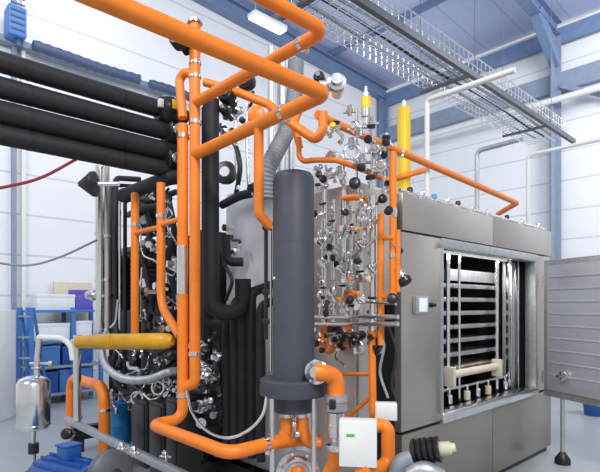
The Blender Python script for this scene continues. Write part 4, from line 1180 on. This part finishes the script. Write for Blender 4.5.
# ---------------------------------------------------------------- dense small fittings nobody can tell apart one by one
def mini(kind, name, m0, m1, s=0.02):
    q = bpy.data.objects.new(name, None)
    COL.objects.link(q)
    q.empty_display_size = 0.02
    if kind == 0:     # tee
        G().lathe((0, 0, -1.5 * s), Z, [(0, .6 * s), (.4 * s, .6 * s), (.45 * s, .9 * s), (1.1 * s, .9 * s), (1.15 * s, .55 * s), (2.0 * s, .55 * s), (2.05 * s, .9 * s), (2.8 * s, .9 * s), (3 * s, .6 * s)], 10).out('body', m0, q)
        G().lathe((0, 0, 0), -X, [(0, .5 * s), (1.2 * s, .5 * s), (1.25 * s, .85 * s), (2.0 * s, .85 * s)], 6).out('nut', m1, q)
    elif kind == 1:   # small capped stub
        G().lathe((0, 0, 0), -X, [(-s, .5 * s), (.6 * s, .5 * s), (.65 * s, s), (1.3 * s, s), (1.35 * s, .7 * s)], 6).out('body', m0, q)
        G().lathe((-1.3 * s, 0, 0), -X, [(0, .8 * s), (.1 * s, .95 * s), (.7 * s, .95 * s), (.9 * s, .6 * s)], 12).out('cap', m1, q)
    else:             # bent tube
        G().tube([(0, 0, -1.6 * s), (0, 0, 0), (-0.4 * s, 2.6 * s, 0), (-0.4 * s, 2.6 * s, 1.5 * s)], .42 * s, s, 8).out('body', m0, q)
        G().lathe((0, 0, -1.8 * s), Z, [(0, .7 * s), (.7 * s, .7 * s)], 6).out('nut', m1, q)
    return q


def scatter(protos, spots, label, cat, group, first=True):
    for i, (p, rt, sc) in enumerate(spots):
        q = protos[i % len(protos)]
        if i >= len(protos): q = copy_tree(q)
        tag(q, label, cat, group)
        q.location = p; q.rotation_euler = rt; q.scale = (sc,) * 3


rnd = random.Random(11)
spots = []
for k_ in range(62):
    px = rnd.choice((319, 324, 329, 333, 338, 343, 347, 351, 356, 361, 367, 373)) + rnd.uniform(-1.5, 1.5)
    py = rnd.uniform(206, 314)
    spots.append((m(px, py, 2.27 + rnd.uniform(-0.04, 0.08)), (rnd.choice((0, 1.57, 0.8)), 0, rnd.uniform(-0.5, 0.7)), rnd.uniform(0.7, 1.25)))
scatter([mini(0, 'tube_tee', 'steel', 'steel'), mini(1, 'plug_fitting', 'steel', 'plastic'), mini(2, 'tube_elbow', 'steel', 'beige'), mini(0, 'tube_tee', 'beige', 'steel'), mini(1, 'plug_fitting', 'steel', 'steel'), mini(2, 'tube_elbow', 'steel', 'steel')],
        spots, 'small fitting in the dense valve manifold right of the slate vessel', 'fitting', 'dense small fittings of the manifold')
spots = []
for k_ in range(22):
    px, py = rnd.uniform(318, 392), rnd.uniform(122, 196)
    spots.append((m(px, py, 2.40 + rnd.uniform(-0.05, 0.08)), (rnd.choice((0, 1.57, 0.8)), 0, rnd.uniform(-0.5, 0.7)), rnd.uniform(0.9, 1.5)))
scatter([mini(0, 'tube_tee', 'steel', 'steel'), mini(1, 'plug_fitting', 'steel', 'plastic'), mini(2, 'tube_elbow', 'steel', 'steel')],
        spots, 'small fitting above the valve manifold under the long orange pipe', 'fitting', 'small fittings over the manifold')
spots = []
for k_ in range(30):
    px, py = rnd.choice((321, 324, 330, 337, 343, 349, 355, 362, 373, 379)) + rnd.uniform(-1, 1), rnd.uniform(326, 352)
    spots.append((m(px, py, 2.30 + rnd.uniform(-0.04, 0.06)), (rnd.choice((0, 1.57, 0.8)), 0, rnd.uniform(-0.5, 0.7)), rnd.uniform(0.8, 1.3)))
scatter([mini(1, 'plug_fitting', 'steel', 'plastic'), mini(0, 'tube_tee', 'skid', 'plastic'), mini(1, 'plug_fitting', 'orange', 'orange'), mini(2, 'tube_elbow', 'steel', 'steel')],
        spots, 'small fitting below the steel rails of the manifold', 'fitting', 'small fittings below the rails')
spots = []
for k_ in range(70):
    a_ = rnd.random()
    if a_ < 0.5: px = rnd.uniform(141, 176); py = rnd.uniform(190, 330)
    elif a_ < 0.8: px = rnd.uniform(104, 178); py = rnd.uniform(352, 408)
    else: px = rnd.uniform(198, 220); py = rnd.uniform(335, 425)
    spots.append((U(px, py, x=2.02 + rnd.uniform(-0.1, 0.15)), (rnd.choice((0, 1.57, 0.8)), 0, rnd.uniform(-0.7, 0.7)), rnd.uniform(1.0, 2.1)))
scatter([mini(0, 'tube_tee', 'steel', 'steel'), mini(1, 'plug_fitting', 'steel', 'plastic'), mini(2, 'tube_elbow', 'steel', 'steel'), mini(0, 'tube_tee', 'skid', 'steel'), mini(2, 'tube_elbow', 'skid', 'steel')],
        spots, 'small fitting in the crowded black machinery behind the orange risers', 'fitting', 'small fittings in the black machinery')
# thin looping cables and tubes
sets = (('wiring_cable', 'skid', 0.009, 'thin black cable looping through the machinery behind the orange risers', 'black loops in the machinery', 12, (108, 178), (345, 412)),
        ('thin_tube', 'steel', 0.007, 'thin bright tube looping through the machinery behind the orange risers', 'bright loops in the machinery', 9, (108, 178), (350, 410)),
        ('thin_tube', 'steel', 0.007, 'thin bright tube looping between the orange risers', 'bright loops between the risers', 6, (141, 178), (195, 325)))
for nm_, mt_, r_, lb_, gr_, n_c, (xa, xb), (ya, yb_) in sets:
    for k_ in range(n_c):
        x0_, y0_ = rnd.uniform(xa, xb), rnd.uniform(ya, yb_)
        pts = []
        for q_ in range(5):
            pts.append(U(min(max(x0_, xa), xb), min(max(y0_, ya), yb_), x=2.0 + rnd.uniform(-0.14, 0.1)))
            x0_ += rnd.uniform(-16, 16); y0_ += rnd.uniform(-18, 22)
        G().sweep(spline(pts, 5), r_, 7).out(nm_, mt_, None, lb_, 'cable' if mt_ == 'skid' else 'tube', gr_)
# clutter between the black riser top and the drop pipe, behind
for i, (pts, r_, mt_, lb_) in enumerate(((((213, 125), (232, 140), (240, 165), (236, 195)), 0.02, 'skid', 'black hose behind the crossing pipes, falling beside the sight glass'),
                                   (((222, 205), (240, 196), (262, 190), (270, 176)), 0.035, 'black', 'black insulated hose lying over the pale steel housing'),
                                   (((236, 100), (236, 150), (238, 190)), 0.018, 'steel', 'thin bright riser behind the crossing pipes, left one'),
                                   (((247, 104), (247, 150), (249, 192)), 0.014, 'steel', 'thin bright riser behind the crossing pipes, right one'),
                                   (((226, 240), (224, 262), (232, 280), (226, 300)), 0.016, 'skid', 'thin black hose on the face of the pale steel housing'))):
    G().sweep(spline([U(a_, b_, x=2.40 if i < 5 else 2.2) for a_, b_ in pts]), r_, 10).out('rubber_hose' if mt_ != 'steel' else 'thin_riser', mt_, None, lb_, 'hose' if mt_ != 'steel' else 'tube')
spots = [(U(px, py, x=2.38), (rnd.choice((0, 1.57)), 0, rnd.uniform(-.5, .5)), rnd.uniform(1.2, 2.2)) for px, py in ((222, 108), (231, 118), (226, 126), (238, 112), (245, 122), (252, 104), (229, 134), (241, 134), (262, 182), (256, 190), (262, 214), (240, 240), (234, 252), (230, 228))]
scatter([mini(0, 'tube_tee', 'steel', 'plastic'), mini(1, 'plug_fitting', 'steel', 'plastic'), mini(2, 'tube_elbow', 'skid', 'steel')], spots, 'small fitting around the round sight glass behind the crossing pipes', 'fitting', 'small fittings by the sight glass')
